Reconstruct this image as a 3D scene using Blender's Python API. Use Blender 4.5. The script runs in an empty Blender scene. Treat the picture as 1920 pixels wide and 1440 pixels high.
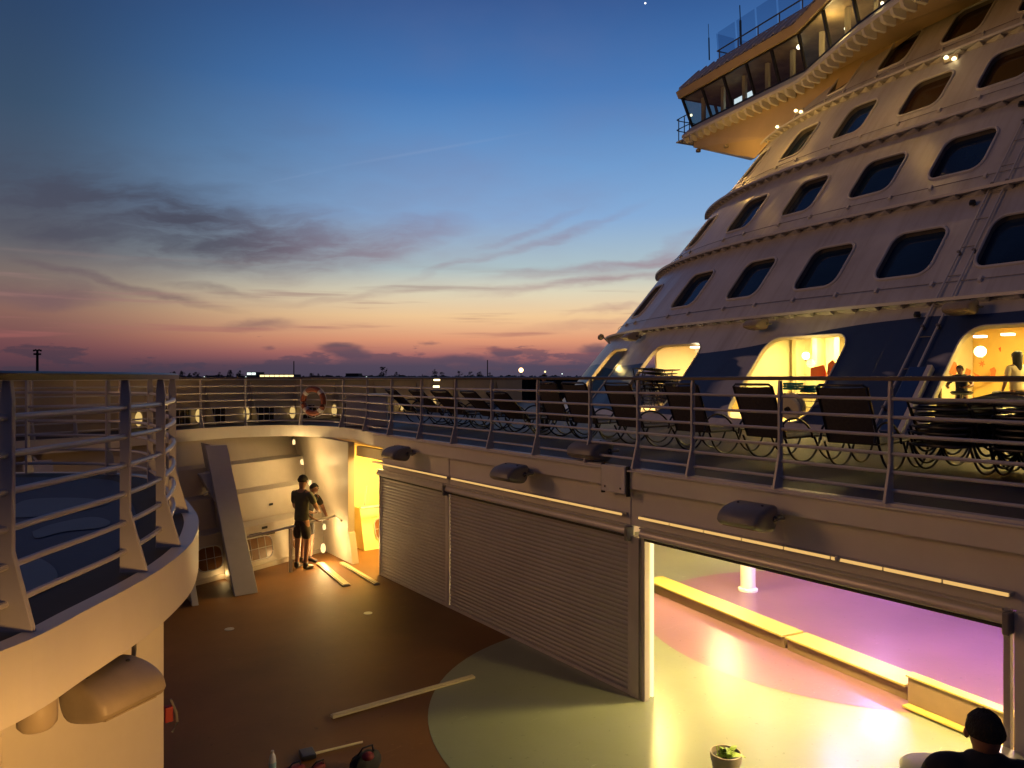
import bpy, bmesh, math, random
from mathutils import Vector, Matrix
R=math.radians
random.seed(7)
sc=bpy.context.scene; COL=sc.collection
# ---------------------------------------------------------------- camera, sky, exposure
F=1390.0; EZ=3.8; D=2.714                      # focal length in px, eye height, upper deck height
FW=Vector((.5916,.8062)); RT=Vector((.8062,-.5916))
cam=bpy.data.cameras.new('camera'); cam.sensor_width=36; cam.lens=F/1920*36; cam.shift_y=-12/1920
cam.clip_start=.05; cam.clip_end=20000
co=bpy.data.objects.new('camera',cam); COL.objects.link(co)
co.location=(0,0,EZ); co.rotation_euler=(R(90),0,-math.atan2(FW.x,FW.y)); sc.camera=co
sc.view_settings.view_transform='Standard'; sc.view_settings.look='None'; sc.view_settings.exposure=0; sc.view_settings.gamma=1
sc.render.engine='CYCLES'; sc.cycles.use_denoising=True
sc.cycles.max_bounces=7; sc.cycles.diffuse_bounces=4; sc.cycles.glossy_bounces=3; sc.cycles.transparent_max_bounces=16
sc.cycles.sample_clamp_indirect=6
def lin(r,g,b):
    f=lambda c:(c/255/12.92 if c<=10 else ((c/255+.055)/1.055)**2.4)
    return (f(r),f(g),f(b),1)
class NT:
    """small wrapper to write node trees"""
    def __init__(s,t): s.t=t
    def n(s,typ,**k):
        nd=s.t.nodes.new(typ)
        for a,v in k.items():
            if a.startswith('i_'):
                key=a[2:]; key=int(key) if key.isdigit() else key.replace('_',' ')
                if isinstance(v,bpy.types.NodeSocket): s.t.links.new(v,nd.inputs[key])
                else: nd.inputs[key].default_value=v
            else: setattr(nd,a,v)
        return nd
    def m(s,op,a,b=0.0,c=None,clamp=False):
        nd=s.t.nodes.new('ShaderNodeMath'); nd.operation=op; nd.use_clamp=clamp
        for i,v in enumerate((a,b) if c is None else (a,b,c)):
            if isinstance(v,bpy.types.NodeSocket): s.t.links.new(v,nd.inputs[i])
            else: nd.inputs[i].default_value=v
        return nd.outputs[0]
    def ramp(s,fac,stops,interp='LINEAR'):
        nd=s.t.nodes.new('ShaderNodeValToRGB'); cr=nd.color_ramp; cr.interpolation=interp
        while len(cr.elements)<len(stops): cr.elements.new(.5)
        for e,(p,c) in zip(cr.elements,stops): e.position=p; e.color=c
        s.t.links.new(fac,nd.inputs[0]); return nd.outputs[0]
    def mix(s,f,a,b,mode='MIX'):
        nd=s.t.nodes.new('ShaderNodeMix'); nd.data_type='RGBA'; nd.blend_type=mode
        for i,v in ((0,f),(6,a),(7,b)):
            if isinstance(v,bpy.types.NodeSocket): s.t.links.new(v,nd.inputs[i])
            else: nd.inputs[i].default_value=v
        return nd.outputs[2]
def mr(T,v,a,b,c=0.,d=1.,smooth=False):
    nd=T.n('ShaderNodeMapRange',i_0=v,i_1=a,i_2=b,i_3=c,i_4=d)
    if smooth: nd.interpolation_type='SMOOTHSTEP'
    return nd.outputs[0]
w=bpy.data.worlds.new('World'); sc.world=w; w.use_nodes=True; w.node_tree.nodes.clear(); T=NT(w.node_tree)
tc=T.n('ShaderNodeTexCoord'); sep=T.n('ShaderNodeSeparateXYZ',i_0=tc.outputs['Generated'])
x,y,z=sep.outputs
h=T.m('SQRT',T.m('ADD',T.m('MULTIPLY',x,x),T.m('MULTIPLY',y,y)))
glow=Vector((.5916+.16*.8062,.8062-.16*.5916)).normalized()      # where the sun went down
ca=T.m('DIVIDE',T.m('ADD',T.m('MULTIPLY',x,glow.x),T.m('MULTIPLY',y,glow.y)),T.m('MAXIMUM',h,.001))
el=T.m('MULTIPLY',z,1.0)
bright=T.ramp(T.m('MAXIMUM',el,0),[(0,lin(72,66,84)),(.016,lin(92,74,90)),(.030,lin(170,106,102)),(.05,lin(226,154,118)),(.082,lin(243,203,153)),
 (.113,lin(224,214,186)),(.145,lin(176,194,198)),(.21,lin(136,172,214)),(.28,lin(108,154,206)),(.36,lin(72,122,184)),(.46,lin(50,86,144)),(.6,lin(38,64,116)),(1,lin(24,38,74))])
dim=T.ramp(T.m('MAXIMUM',el,0),[(0,lin(58,50,66)),(.02,lin(92,62,72)),(.04,lin(116,74,78)),(.075,lin(138,100,90)),(.11,lin(128,110,102)),
 (.15,lin(100,100,106)),(.22,lin(76,92,112)),(.3,lin(58,80,106)),(.42,lin(42,66,102)),(.6,lin(34,52,84)),(1,lin(22,34,64))])
back=T.ramp(T.m('MAXIMUM',el,0),[(0,lin(58,50,62)),(.15,lin(66,60,78)),(.4,lin(50,56,84)),(1,lin(22,34,64))])
sky=T.mix(mr(T,ca,.72,1.0,0,1,True),dim,bright)
sky=T.mix(mr(T,ca,-.3,.7,0,1,True),back,sky)
# thin cloud streaks, placed by their direction in the sky
fx=T.m('MAXIMUM',T.m('ADD',T.m('MULTIPLY',x,FW.x),T.m('MULTIPLY',y,FW.y)),.12)
gx=T.m('DIVIDE',T.m('ADD',T.m('MULTIPLY',x,RT.x),T.m('MULTIPLY',y,RT.y)),fx); gy=T.m('DIVIDE',z,fx)
P0=T.n('ShaderNodeCombineXYZ',i_0=gx,i_1=gy).outputs[0]
wn=T.n('ShaderNodeTexNoise',i_Vector=T.n('ShaderNodeCombineXYZ',i_0=T.m('MULTIPLY',gx,4.),i_1=T.m('MULTIPLY',gy,11.),i_2=3.1).outputs[0],i_Scale=1.,i_Detail=5.,i_Roughness=.55)
wo_=T.n('ShaderNodeVectorMath',operation='MULTIPLY_ADD',i_0=T.n('ShaderNodeVectorMath',operation='SUBTRACT',i_0=wn.outputs['Color'],i_1=(.5,.5,.5)).outputs[0],i_1=(.22,.075,0),i_2=P0).outputs[0]
def streaks(lst,warp):
    tot=None
    for cx_,cy_,ang,ln,wd_,st_ in lst:
        mp=T.n('ShaderNodeMapping',vector_type='TEXTURE',i_Vector=warp); mp.inputs['Location'].default_value=((cx_-960)/F,(708-cy_)/F,0); mp.inputs['Rotation'].default_value=(0,0,R(ang)); mp.inputs['Scale'].default_value=(ln/F,wd_/F,1)
        d_=T.n('ShaderNodeVectorMath',operation='LENGTH',i_0=mp.outputs[0]).outputs['Value']
        m_=mr(T,d_,0,1.55,st_,0,True); tot=m_ if tot is None else T.m('SUBTRACT',T.m('ADD',tot,m_),T.m('MULTIPLY',tot,m_))
    return tot
fib=T.n('ShaderNodeTexNoise',i_Vector=T.n('ShaderNodeVectorMath',operation='MULTIPLY',i_0=wo_,i_1=(7.,34.,1.)).outputs[0],i_Scale=1.,i_Detail=6.,i_Roughness=.6)
fibm=mr(T,fib.outputs[0],.34,.62,.5,1,True)
front=mr(T,T.m('ADD',T.m('MULTIPLY',x,FW.x),T.m('MULTIPLY',y,FW.y)),.15,.4,0,1,True)
mv=streaks([(290,405,-9,400,72,.98),(520,455,-4,240,52,.95),(723,446,9,160,38,.8),(60,350,-6,220,80,.7),(120,440,-16,200,36,.7)],wo_)
mw=streaks([(258,533,-15,180,13,.9),(90,552,6,150,26,.8),(420,536,-11,100,11,.6),(978,471,17,215,11,.72),(960,446,25,130,14,.5),(1140,504,7,175,11,.85),(1112,531,8,190,10,.8),(491,617,1,80,11,.7),(1098,607,4,130,9,.5),(1150,585,4,90,5,.5),(700,560,3,210,8,.3),(1250,470,20,160,12,.5)],wo_)
cl=T.m('MULTIPLY',T.m('MULTIPLY',T.m('MAXIMUM',mv,mw),fibm),front)
# a wider irregular veil, also behind the camera
inv=T.m('DIVIDE',1.0,T.m('MAXIMUM',T.m('ADD',z,.12),.02))
n2=T.n('ShaderNodeTexNoise',i_Vector=T.n('ShaderNodeCombineXYZ',i_0=T.m('MULTIPLY',T.m('MULTIPLY',x,inv),.8),i_1=T.m('MULTIPLY',T.m('MULTIPLY',y,inv),.8),i_2=5.1).outputs[0],i_Scale=.8,i_Detail=6.,i_Roughness=.55)
veil=T.m('MULTIPLY',mr(T,n2.outputs[0],.44,.70,0,.42,True),mr(T,z,.06,.2,0,1,True))
cl=T.m('MAXIMUM',cl,veil)
cdark=T.ramp(z,[(0,lin(84,66,80)),(.09,lin(120,92,96)),(.16,lin(78,78,92)),(.26,lin(68,76,96)),(.4,lin(74,84,118)),(1,lin(48,56,84))])
cpink=T.ramp(z,[(0,lin(120,84,92)),(.07,lin(186,132,120)),(.13,lin(164,136,140)),(.20,lin(142,138,164)),(.32,lin(112,124,166)),(.5,lin(92,104,150)),(1,lin(60,70,100))])
ccol=T.mix(mr(T,ca,.84,.995,0,1,True),cdark,cpink)
sky=T.mix(cl,sky,ccol)
con=T.m('MULTIPLY',streaks([(798,283,10,170,3.0,.15),(560,330,12,60,2.,.1)],P0),front); sky=T.mix(con,sky,lin(150,170,205))
puff=T.m('MULTIPLY',streaks([(652,672,0,60,20,1.),(956,652,3,46,13,1.),(792,646,0,20,5,.5),(505,659,0,34,7,.5),(1150,660,0,90,18,.9),(860,676,0,140,16,.8)],wo_),front)
# low cumulus bank
az=T.m('ARCTAN2',x,y)
cvec=T.n('ShaderNodeCombineXYZ',i_0=T.m('MULTIPLY',az,9.),i_1=T.m('MULTIPLY',z,34.),i_2=1.3)
n3=T.n('ShaderNodeTexNoise',i_Vector=cvec.outputs[0],i_Scale=1.15,i_Detail=6.,i_Roughness=.6)
thr=T.m('ADD',n3.outputs[0],mr(T,z,.0,.055,.16,-.10))
low=T.m('MULTIPLY',mr(T,thr,.53,.60,0,.8,True),mr(T,z,.05,.075,1,0,True))
low=T.m('MAXIMUM',T.m('MULTIPLY',low,.8),T.m('MULTIPLY',mr(T,puff,.18,.75,0,.8,True),1.0))
sky=T.mix(low,sky,T.mix(mr(T,ca,.75,1,0,1),lin(66,56,70),lin(78,72,92)))
svec=T.n('ShaderNodeCombineXYZ',i_0=T.m('MULTIPLY',az,3.2),i_1=T.m('MULTIPLY',z,60.),i_2=5.)
n4=T.n('ShaderNodeTexNoise',i_Vector=svec.outputs[0],i_Scale=1.2,i_Detail=5.,i_Roughness=.5)
stre=T.m('MULTIPLY',mr(T,n4.outputs[0],.52,.68,0,.55,True),T.m('MULTIPLY',mr(T,z,.02,.05,0,1,True),mr(T,z,.11,.16,1,0,True)))
sky=T.mix(stre,sky,T.mix(mr(T,z,.03,.13,0,1),lin(168,92,88),lin(150,128,124)))
bg=T.n('ShaderNodeBackground',i_Color=sky,i_Strength=1.0)
T.t.links.new(bg.outputs[0],T.n('ShaderNodeOutputWorld').inputs[0])
# ---------------------------------------------------------------- light helpers
def kelvin(c): return {'sodium':(1,.52,.13),'warm':(1,.66,.26),'yellow':(1,.72,.22),'cream':(1,.66,.27),'white':(1,.93,.8),'purple':(.52,.30,1.0)}[c]
def area(name,loc,size,power,col,rot=(0,0,0),sy=None,spread=180):
    l=bpy.data.lights.new(name,'AREA'); l.energy=power; l.color=kelvin(col) if isinstance(col,str) else col; l.size=size
    if sy: l.shape='RECTANGLE'; l.size_y=sy
    l.spread=R(spread)
    o=bpy.data.objects.new(name,l); COL.objects.link(o); o.location=loc; o.rotation_euler=rot; return o
def point(name,loc,power,col,r=.05):
    l=bpy.data.lights.new(name,'POINT'); l.energy=power; l.color=kelvin(col) if isinstance(col,str) else col; l.shadow_soft_size=r
    o=bpy.data.objects.new(name,l); COL.objects.link(o); o.location=loc; return o
def aim(o,target):
    d=Vector(target)-o.location; o.rotation_euler=d.to_track_quat('-Z','Y').to_euler()
# unseen warm fill from the left, added to wash the front of the ship
o=area('facade_warm_fill',(-20,24,13),9.0,1750,(1,.50,.20)); aim(o,(16,9,7))
# lights in the ceiling of the hall behind the open shutter
for (X,Y,p,c) in ((7.9,5.3,230,'yellow'),(7.6,2.6,280,'cream'),(9.0,8.4,200,'yellow'),(12.8,9.9,130,'cream'),(8.8,.6,130,'yellow')):
    area('hall_downlight',(X,Y,2.36),.35,p,c)
for (X,Y,p) in ((10.8,6.2,60),(11.6,4.2,90),(13.2,6.8,90),(9.8,3.2,60)):
    area('hall_purple_light',(X,Y,2.36),.35,p,'purple')
# lit hall under the near deck, below and behind the camera, shining on the wall of the round platform
o=area('near_hall_light',(1.6,-1.6,2.13),.5,33,(1,.50,.13),spread=52); aim(o,(-.1,4.5,2.0))
# passage beside the shutters
area('passage_light',(7.3,14.0,2.36),.8,250,(1,.62,.16))
# lit promenade behind the big windows and the lamps below the far deck come with their builders
# ---------------------------------------------------------------- materials
MATS={}
def mat(name,col,rough=.5,metal=0,spec=.5,var=0,scale=3.,bump=0,bscale=60.,coat=0,dirt=None,emis=None,es=0,scuff=0):
    m=bpy.data.materials.new(name); m.use_nodes=True; T=NT(m.node_tree); b=T.t.nodes['Principled BSDF']
    c=col if len(col)==4 else (*col,1)
    b.inputs['Base Color'].default_value=c; b.inputs['Roughness'].default_value=rough; b.inputs['Metallic'].default_value=metal
    b.inputs['Specular IOR Level'].default_value=spec; b.inputs['Coat Weight'].default_value=coat
    tcn=T.n('ShaderNodeTexCoord')
    if var or dirt:
        n=T.n('ShaderNodeTexNoise',i_Vector=tcn.outputs['Object'],i_Scale=scale,i_Detail=6.,i_Roughness=.6)
        out=T.mix(mr(T,n.outputs[0],.3,.7),tuple(v*(1-var) for v in c[:3])+(1,),tuple(min(1,v*(1+var)) for v in c[:3])+(1,))
        if dirt:
            n2=T.n('ShaderNodeTexNoise',i_Vector=tcn.outputs['Object'],i_Scale=scale*.35,i_Detail=9.,i_Roughness=.72)
            out=T.mix(mr(T,n2.outputs[0],.46,.86,0,dirt[1]),out,(*dirt[0],1))
        if scuff:
            sv=T.n('ShaderNodeTexNoise',i_Vector=T.n('ShaderNodeVectorMath',operation='MULTIPLY',i_0=tcn.outputs['Object'],i_1=(2.6,9.,1.)).outputs[0],i_Scale=1.,i_Detail=3.,i_Roughness=.7,i_Distortion=2.5)
            s2=T.n('ShaderNodeTexNoise',i_Vector=tcn.outputs['Object'],i_Scale=1.1,i_Detail=2.)
            out=T.mix(T.m('MULTIPLY',mr(T,sv.outputs[0],.64,.70,0,scuff),mr(T,s2.outputs[0],.5,.6)),out,tuple(min(1,v*1.9+.03) for v in c[:3])+(1,))
            sp=T.n('ShaderNodeTexNoise',i_Vector=tcn.outputs['Object'],i_Scale=13.,i_Detail=2.)
            out=T.mix(mr(T,sp.outputs[0],.70,.74,0,scuff),out,tuple(v*.35 for v in c[:3])+(1,))
        T.t.links.new(out,b.inputs['Base Color'])
    if bump:
        n3=T.n('ShaderNodeTexNoise',i_Vector=tcn.outputs['Object'],i_Scale=bscale,i_Detail=3.)
        bp=T.n('ShaderNodeBump',i_Strength=bump,i_Distance=.02,i_Height=n3.outputs[0]); T.t.links.new(bp.outputs[0],b.inputs['Normal'])
    if emis: b.inputs['Emission Color'].default_value=(*emis,1); b.inputs['Emission Strength'].default_value=es
    MATS[name]=m; return m
WHITE=mat('white_paint',(.62,.60,.57),.42,var=.05,scale=1.4,dirt=((.42,.38,.32),.35),bump=.05,bscale=9)
RAILW=mat('rail_paint',(.41,.39,.39),.35,var=.04,scale=5)
FASC=mat('deck_edge_paint',(.60,.56,.50),.40,var=.05,scale=1.1,dirt=((.40,.34,.26),.4),bump=.06,bscale=5)
WOODR=mat('varnished_rail',(.05,.028,.018),.35,var=.3,scale=12)
DECK=mat('deck_covering',(.052,.044,.038),.6,var=.2,scale=2.,bump=.2,bscale=90,dirt=((.06,.05,.045),.6))
DARKD=mat('dark_deck_edge',(.018,.013,.012),.7,var=.25,scale=6)
FLOORO=mat('ochre_floor',(.15,.064,.013),.56,spec=.35,var=.22,scale=.5,dirt=((.07,.035,.01),.5),scuff=.5,bump=.035,bscale=14)
FLOORG=mat('pale_green_floor',(.20,.225,.15),.30,var=.10,scale=.6,bump=.035,bscale=14,dirt=((.15,.18,.12),.4),scuff=.5)
FLOORT=mat('teal_floor',(.15,.215,.16),.36,var=.12,scale=.6,bump=.035,bscale=14,dirt=((.10,.15,.11),.4))
FLOORP=mat('mauve_floor',(.23,.12,.165),.28,var=.14,scale=.6,dirt=((.17,.11,.11),.5),scuff=.4,bump=.035,bscale=14)
BLUEP=mat('blue_deck_paint',(.014,.028,.085),.6,var=.12,scale=1.5,bump=.08,bscale=30)
PALEB=mat('pale_blue_marking',(.06,.085,.15),.5,var=.1)
SLAT=mat('shutter_slats',(.34,.315,.285),.45,var=.07,scale=1.6,dirt=((.30,.25,.2),.5))
ALU=mat('shutter_rail_metal',(.50,.46,.42),.36,metal=.25,var=.08)
DARK=mat('dark_rubber',(.012,.011,.011),.6)
BLACKM=mat('black_tube',(.016,.016,.018),.35,var=.2)
SLING=mat('sling_fabric',(.050,.042,.038),.7,var=.25,scale=30,bump=.3,bscale=250)
GREYP2=mat('pale_housing',(.27,.22,.16),.5,var=.12,scale=6)
GREYP=mat('grey_housing',(.17,.155,.14),.45,var=.12,scale=6)
TANH=mat('tan_housing',(.30,.24,.16),.5,var=.12,scale=6)
BEIGE=mat('beige_inner_hull',(.46,.40,.32),.5,var=.07,scale=1.2,dirt=((.30,.24,.17),.5),bump=.05,bscale=6)
BULW=mat('bulwark_paint',(.40,.33,.24),.5,var=.12,scale=.8,dirt=((.2,.16,.11),.6))
GLASSD=mat('dark_window_glass',(.010,.026,.062),.06,spec=.6,var=.6,scale=.45)
GLASSB=mat('port_glass',(.020,.012,.008),.15)
CREAM=mat('cream_panel',(.70,.62,.44),.5,var=.05)
ORANGE=mat('orange_mural',(.70,.13,.02),.6,var=.15)
CREAM2=mat('pale_mural',(.75,.62,.3),.6)
SKIN=mat('skin',(.26,.13,.08),.5,var=.08,scale=8)
def emat(name,col,s):
    m=bpy.data.materials.new(name); m.use_nodes=True; m.node_tree.nodes.clear(); T=NT(m.node_tree)
    e=T.n('ShaderNodeEmission',i_Color=(*col,1),i_Strength=s); T.t.links.new(e.outputs[0],T.n('ShaderNodeOutputMaterial').inputs[0]); return m
GLOBE=emat('lit_globe',(1,.80,.42),7); LAMP=emat('lit_lamp',(1,.75,.35),5); DIML=emat('dim_lamp',(1,.66,.22),.75); MIDL=emat('small_lamp',(1,.72,.30),1.6); LED=emat('led_strip',(1,.58,.18),.85); SPOT=emat('lit_spot',(1,.86,.6),7)
SCREEN=emat('lit_screen',(.75,.88,1),1.6); WIN_L=emat('lit_building',(1,.78,.35),2.); WIN_W=emat('lit_white_sign',(.85,1,.95),1.6); AMBER=emat('amber_lamp',(1,.50,.18),9)
def thin_glass(name,tint=(1,1,1),refl=.08):
    m=bpy.data.materials.new(name); m.use_nodes=True; m.node_tree.nodes.clear(); T=NT(m.node_tree)
    a=T.n('ShaderNodeBsdfTransparent',i_Color=(*tint,1)); g=T.n('ShaderNodeBsdfGlossy',i_Roughness=.03)
    mx=T.n('ShaderNodeMixShader',i_0=refl,i_1=a.outputs[0],i_2=g.outputs[0]); T.t.links.new(mx.outputs[0],T.n('ShaderNodeOutputMaterial').inputs[0]); return m
PANE=thin_glass('window_pane',(.98,.98,.96),.05); SMOKE=thin_glass('tinted_pane',(.55,.58,.55),.12); SCRGL=thin_glass('screen_glass',(.62,.72,.80),.10)
# ---------------------------------------------------------------- geometry helpers
def ray(px,py):
    k=(px-960)/F; return Vector((FW.x+k*RT.x,FW.y+k*RT.y,(708-py)/F))
def atz(px,py,zz): r=ray(px,py); t=(zz-EZ)/r.z; return Vector((r.x*t,r.y*t,zz))
def atX(px,py,X): r=ray(px,py); t=X/r.x; return Vector((X,r.y*t,EZ+r.z*t))
def atd(px,py,t): r=ray(px,py); return Vector((r.x*t,r.y*t,EZ+r.z*t))
class MB:
    def __init__(s): s.v=[]; s.f=[]
    def add(s,vs,fs):
        b=len(s.v); s.v+= [tuple(v) for v in vs]; s.f+=[tuple(b+i for i in f) for f in fs]; return s
    def box(s,x0,x1,y0,y1,z0,z1,M=None):
        vs=[Vector((x,y,z)) for z in (z0,z1) for y in (y0,y1) for x in (x0,x1)]
        if M is not None: vs=[M@v for v in vs]
        return s.add(vs,[(0,2,3,1),(4,5,7,6),(0,1,5,4),(2,6,7,3),(0,4,6,2),(1,3,7,5)])
    def hexa(s,a,b):           # two quads (4 points each) joined
        return s.add(list(a)+list(b),[(3,2,1,0),(4,5,6,7),(0,1,5,4),(1,2,6,5),(2,3,7,6),(3,0,4,7)])
    def extr(s,pts,vec):
        n=len(pts); vec=Vector(vec); a=[Vector(p) for p in pts]
        return s.add(a+[p+vec for p in a],[tuple(reversed(range(n))),tuple(range(n,2*n))]+[(i,(i+1)%n,n+(i+1)%n,n+i) for i in range(n)])
    def sheet(s,pts): return s.add(pts,[tuple(range(len(pts)))])
    def grid(s,rows,closed=False):
        n=len(rows[0]); vs=[p for r in rows for p in r]; fs=[]
        for i in range(len(rows)-1):
            for j in range(n if closed else n-1): fs.append((i*n+j,i*n+(j+1)%n,(i+1)*n+(j+1)%n,(i+1)*n+j))
        return s.add(vs,fs)
    def tube(s,pts,r,n=8,closed=False,rs=None):
        prof=[(math.cos(2*math.pi*i/n),math.sin(2*math.pi*i/n)) for i in range(n)]
        return s.sweep(pts,prof,r,closed,rs)
    def sweep(s,pts,prof,sc_=1.,closed=False,rs=None):
        pts=[Vector(p) for p in pts]; N=len(pts); rows=[]
        up0=None
        for i,p in enumerate(pts):
            a=pts[(i-1)%N] if (i or closed) else p; b=pts[(i+1)%N] if (i<N-1 or closed) else p
            t=(b-a).normalized()
            ref=Vector((0,0,1)) if abs(t.z)<.95 else (up0 or Vector((0,1,0)))
            sd=t.cross(ref)
            if sd.length<1e-6: sd=t.cross(Vector((1,0,0)))
            sd.normalize(); up=sd.cross(t); up0=up
            k=sc_*(rs[i] if rs else 1)
            rows.append([p+sd*q[0]*k+up*q[1]*k for q in prof])
        if closed: rows.append(rows[0])
        s.grid(rows,True)
        if not closed:
            b=len(s.v); n=len(prof); s.f.append(tuple(reversed(range(b-n*N,b-n*N+n)))); s.f.append(tuple(range(b-n,b)))
        return s
    def lathe(s,prof,c=(0,0,0),n=20,M=None):
        rows=[]
        for r,zz in prof:
            row=[Vector((r*math.cos(2*math.pi*i/n),r*math.sin(2*math.pi*i/n),zz)) for i in range(n)]
            rows.append([(M@p if M is not None else p)+Vector(c) for p in row])
        b0=len(s.v); s.grid(rows,True); b=len(s.v)
        s.f.append(tuple(reversed(range(b0,b0+n)))); s.f.append(tuple(range(b-n,b))); return s
    def ball(s,c,r,n=14,sz=1.,sxy=1.):
        prof=[(max(1e-4,r*sxy*math.sin(math.pi*i/8)),-r*sz*math.cos(math.pi*i/8)) for i in range(9)]
        return s.lathe(prof,c,n)
    def build(s,name,m,parent=None,smooth=False,bevel=0,kind=None):
        me=bpy.data.meshes.new(name); me.from_pydata(s.v,[],s.f); me.update()
        bm=bmesh.new(); bm.from_mesh(me); bmesh.ops.remove_doubles(bm,verts=bm.verts,dist=1e-5) if smooth else None
        bmesh.ops.recalc_face_normals(bm,faces=bm.faces); bm.to_mesh(me); bm.free()
        if smooth:
            for p in me.polygons: p.use_smooth=True
            me.set_sharp_from_angle(angle=R(40))
        o=bpy.data.objects.new(name,me); COL.objects.link(o)
        if m: me.materials.append(m)
        if bevel:
            b=o.modifiers.new('b','BEVEL'); b.width=bevel; b.segments=2; b.limit_method='ANGLE'; b.angle_limit=R(35)
        if parent is not None:
            o.parent=parent; o.location=(0,0,0)
            o.matrix_parent_inverse=parent_inv(parent)
        if kind: o['kind']=kind
        return o
PINV={}
def parent_inv(p): return PINV.get(p.name,Matrix.Identity(4))
def thing(name,label,cat,loc=(0,0,0),world=True,group=None,rz=0):
    """an Empty at the base of a thing; world=True means its parts are given in world coordinates"""
    o=bpy.data.objects.new(name,None); COL.objects.link(o); o.location=loc; o.rotation_euler=(0,0,rz); o.empty_display_size=.2
    if world: PINV[o.name]=Matrix.Translation(-Vector(loc))
    o['label']=label; o['category']=cat
    if group: o['group']=group
    return o
def tag(o,label,cat,group=None):
    o['label']=label; o['category']=cat
    if group: o['group']=group
    return o
def copy_tree(o,parent=None):
    c=o.copy(); COL.objects.link(c); c.parent=parent
    for ch in KIDS.get(o.name,o.children): copy_tree(ch,c)
    return c
KIDS={}
def remember(o):
    KIDS[o.name]=[c for c in COL.objects if c.parent==o]
    for c in KIDS[o.name]: remember(c)
def cr(P,n=10):
    """smooth curve through points"""
    P=[Vector(p) for p in P]; Q=[2*P[0]-P[1]]+P+[2*P[-1]-P[-2]]; out=[]
    for i in range(1,len(Q)-2):
        a,b,c,d=Q[i-1:i+3]
        for k in range(n):
            t=k/n; out.append(.5*((2*b)+(c-a)*t+(2*a-5*b+4*c-d)*t*t+(-a+3*b-3*c+d)*t**3))
    out.append(P[-1]); return out
class Path:
    def __init__(s,pts):
        s.p=[Vector((p[0],p[1])) for p in pts]; s.L=[0]
        for a,b in zip(s.p,s.p[1:]): s.L.append(s.L[-1]+(b-a).length)
    def at(s,l):
        l=max(0,min(s.L[-1]-1e-6,l))
        for i in range(len(s.p)-1):
            if s.L[i+1]>=l:
                k=(l-s.L[i])/max(1e-9,s.L[i+1]-s.L[i]); t=(s.p[i+1]-s.p[i]).normalized(); return s.p[i].lerp(s.p[i+1],k),t
    def at_px(s,px,lo=0,hi=1e9):
        """arc length where the path crosses the bearing of an image column"""
        k=(px-960)/F
        prev=None
        for i,(p,l) in enumerate(zip(s.p,s.L)):
            if not lo<=l<=hi: continue
            d=(p.dot(RT)-k*p.dot(FW))
            if prev is not None and prev[0]*d<=0: return prev[1]+(l-prev[1])*prev[0]/(prev[0]-d)
            prev=(d,l)
        return None
def offset(path,d):
    out=[]
    for l in path.L: 
        p,t=path.at(l); out.append(p+Vector((t.y,-t.x))*d)
    return Path(out)
# ---------------------------------------------------------------- railings
def railing(name,label,path,posts,z0,height=1.08,out=1,heavy=1.,top=WOODR,nb=6,group='white railings of the upper deck'):
    c,_=path.at(path.L[-1]/2); t=thing(name,label,'railing',(c.x,c.y,z0),group=group)
    P=[Vector((p.x,p.y,0)) for p in path.p]
    up=Vector((0,0,z0+height))
    MB().sweep([p+up for p in P],[(-.035,-.018),(.035,-.018),(.035,.012),(.018,.022),(-.018,.022),(-.035,.012)]).build('handrail',top,t,smooth=True)
    for i in range(nb):
        zz=z0+height-.175-.158*i
        MB().tube([p+Vector((0,0,zz)) for p in P],.0155,8).build('rail_bar',RAILW,t,smooth=True)
    for l in posts:
        if l is None: continue
        p,tt=path.at(l); n=Vector((tt.y,-tt.x))*out; th=.011*heavy
        q=lambda a,zz,s: Vector((p.x+n.x*a+tt.x*s*th,p.y+n.y*a+tt.y*s*th,z0+zz))
        prof=[(-.026,.004),(.12,.004),(.028,.34),(.028,height-.10),(.018,height-.02),(-.018,height-.02),(-.026,height-.10)]
        m=MB(); m.extr([q(a,b,-1) for a,b in prof],Vector((tt.x,tt.y,0))*2*th)
        m.build('post',RAILW,t,bevel=.004)
    return t
# ---------------------------------------------------------------- the setting: ground, floors, decks
MB().box(-5,2.35,-7,.28,D-.31,D).build('near_deck',DECK,kind='structure')  # unseen deck under the camera; its edge keeps low light off the rail posts
g=MB(); g.sheet([(-6000,-6000,-14),(9000,-6000,-14),(9000,9000,-14),(-6000,9000,-14)])
g.build('ground',mat('night_ground',(.012,.012,.012),.9,var=.4,scale=.01),kind='structure')
m=MB(); m.box(-14,20,-10,22,-.2,0); m.build('floor',FLOORO,kind='structure')
def disc(cx,cy,r,zz,n=96,clip=None):
    pts=[]
    for i in range(n):
        a=2*math.pi*i/n; X=cx+r*math.cos(a); 
        if clip and X>clip: X=clip
        pts.append((X,cy+r*math.sin(a),zz))
    return pts
MB().sheet([(6.5,-9,.004),(19.5,-9,.004),(19.5,12.9,.004),(6.5,12.9,.004)]).build('hall_floor',FLOORG,kind='structure')
MB().sheet(disc(6.75,5.75,3.0,.004,clip=6.5)).build('green_floor_circle',FLOORG,kind='structure')
MB().sheet(disc(10.95,6.15,3.12,.008)).build('mauve_floor_circle',FLOORP,kind='structure')
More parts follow.
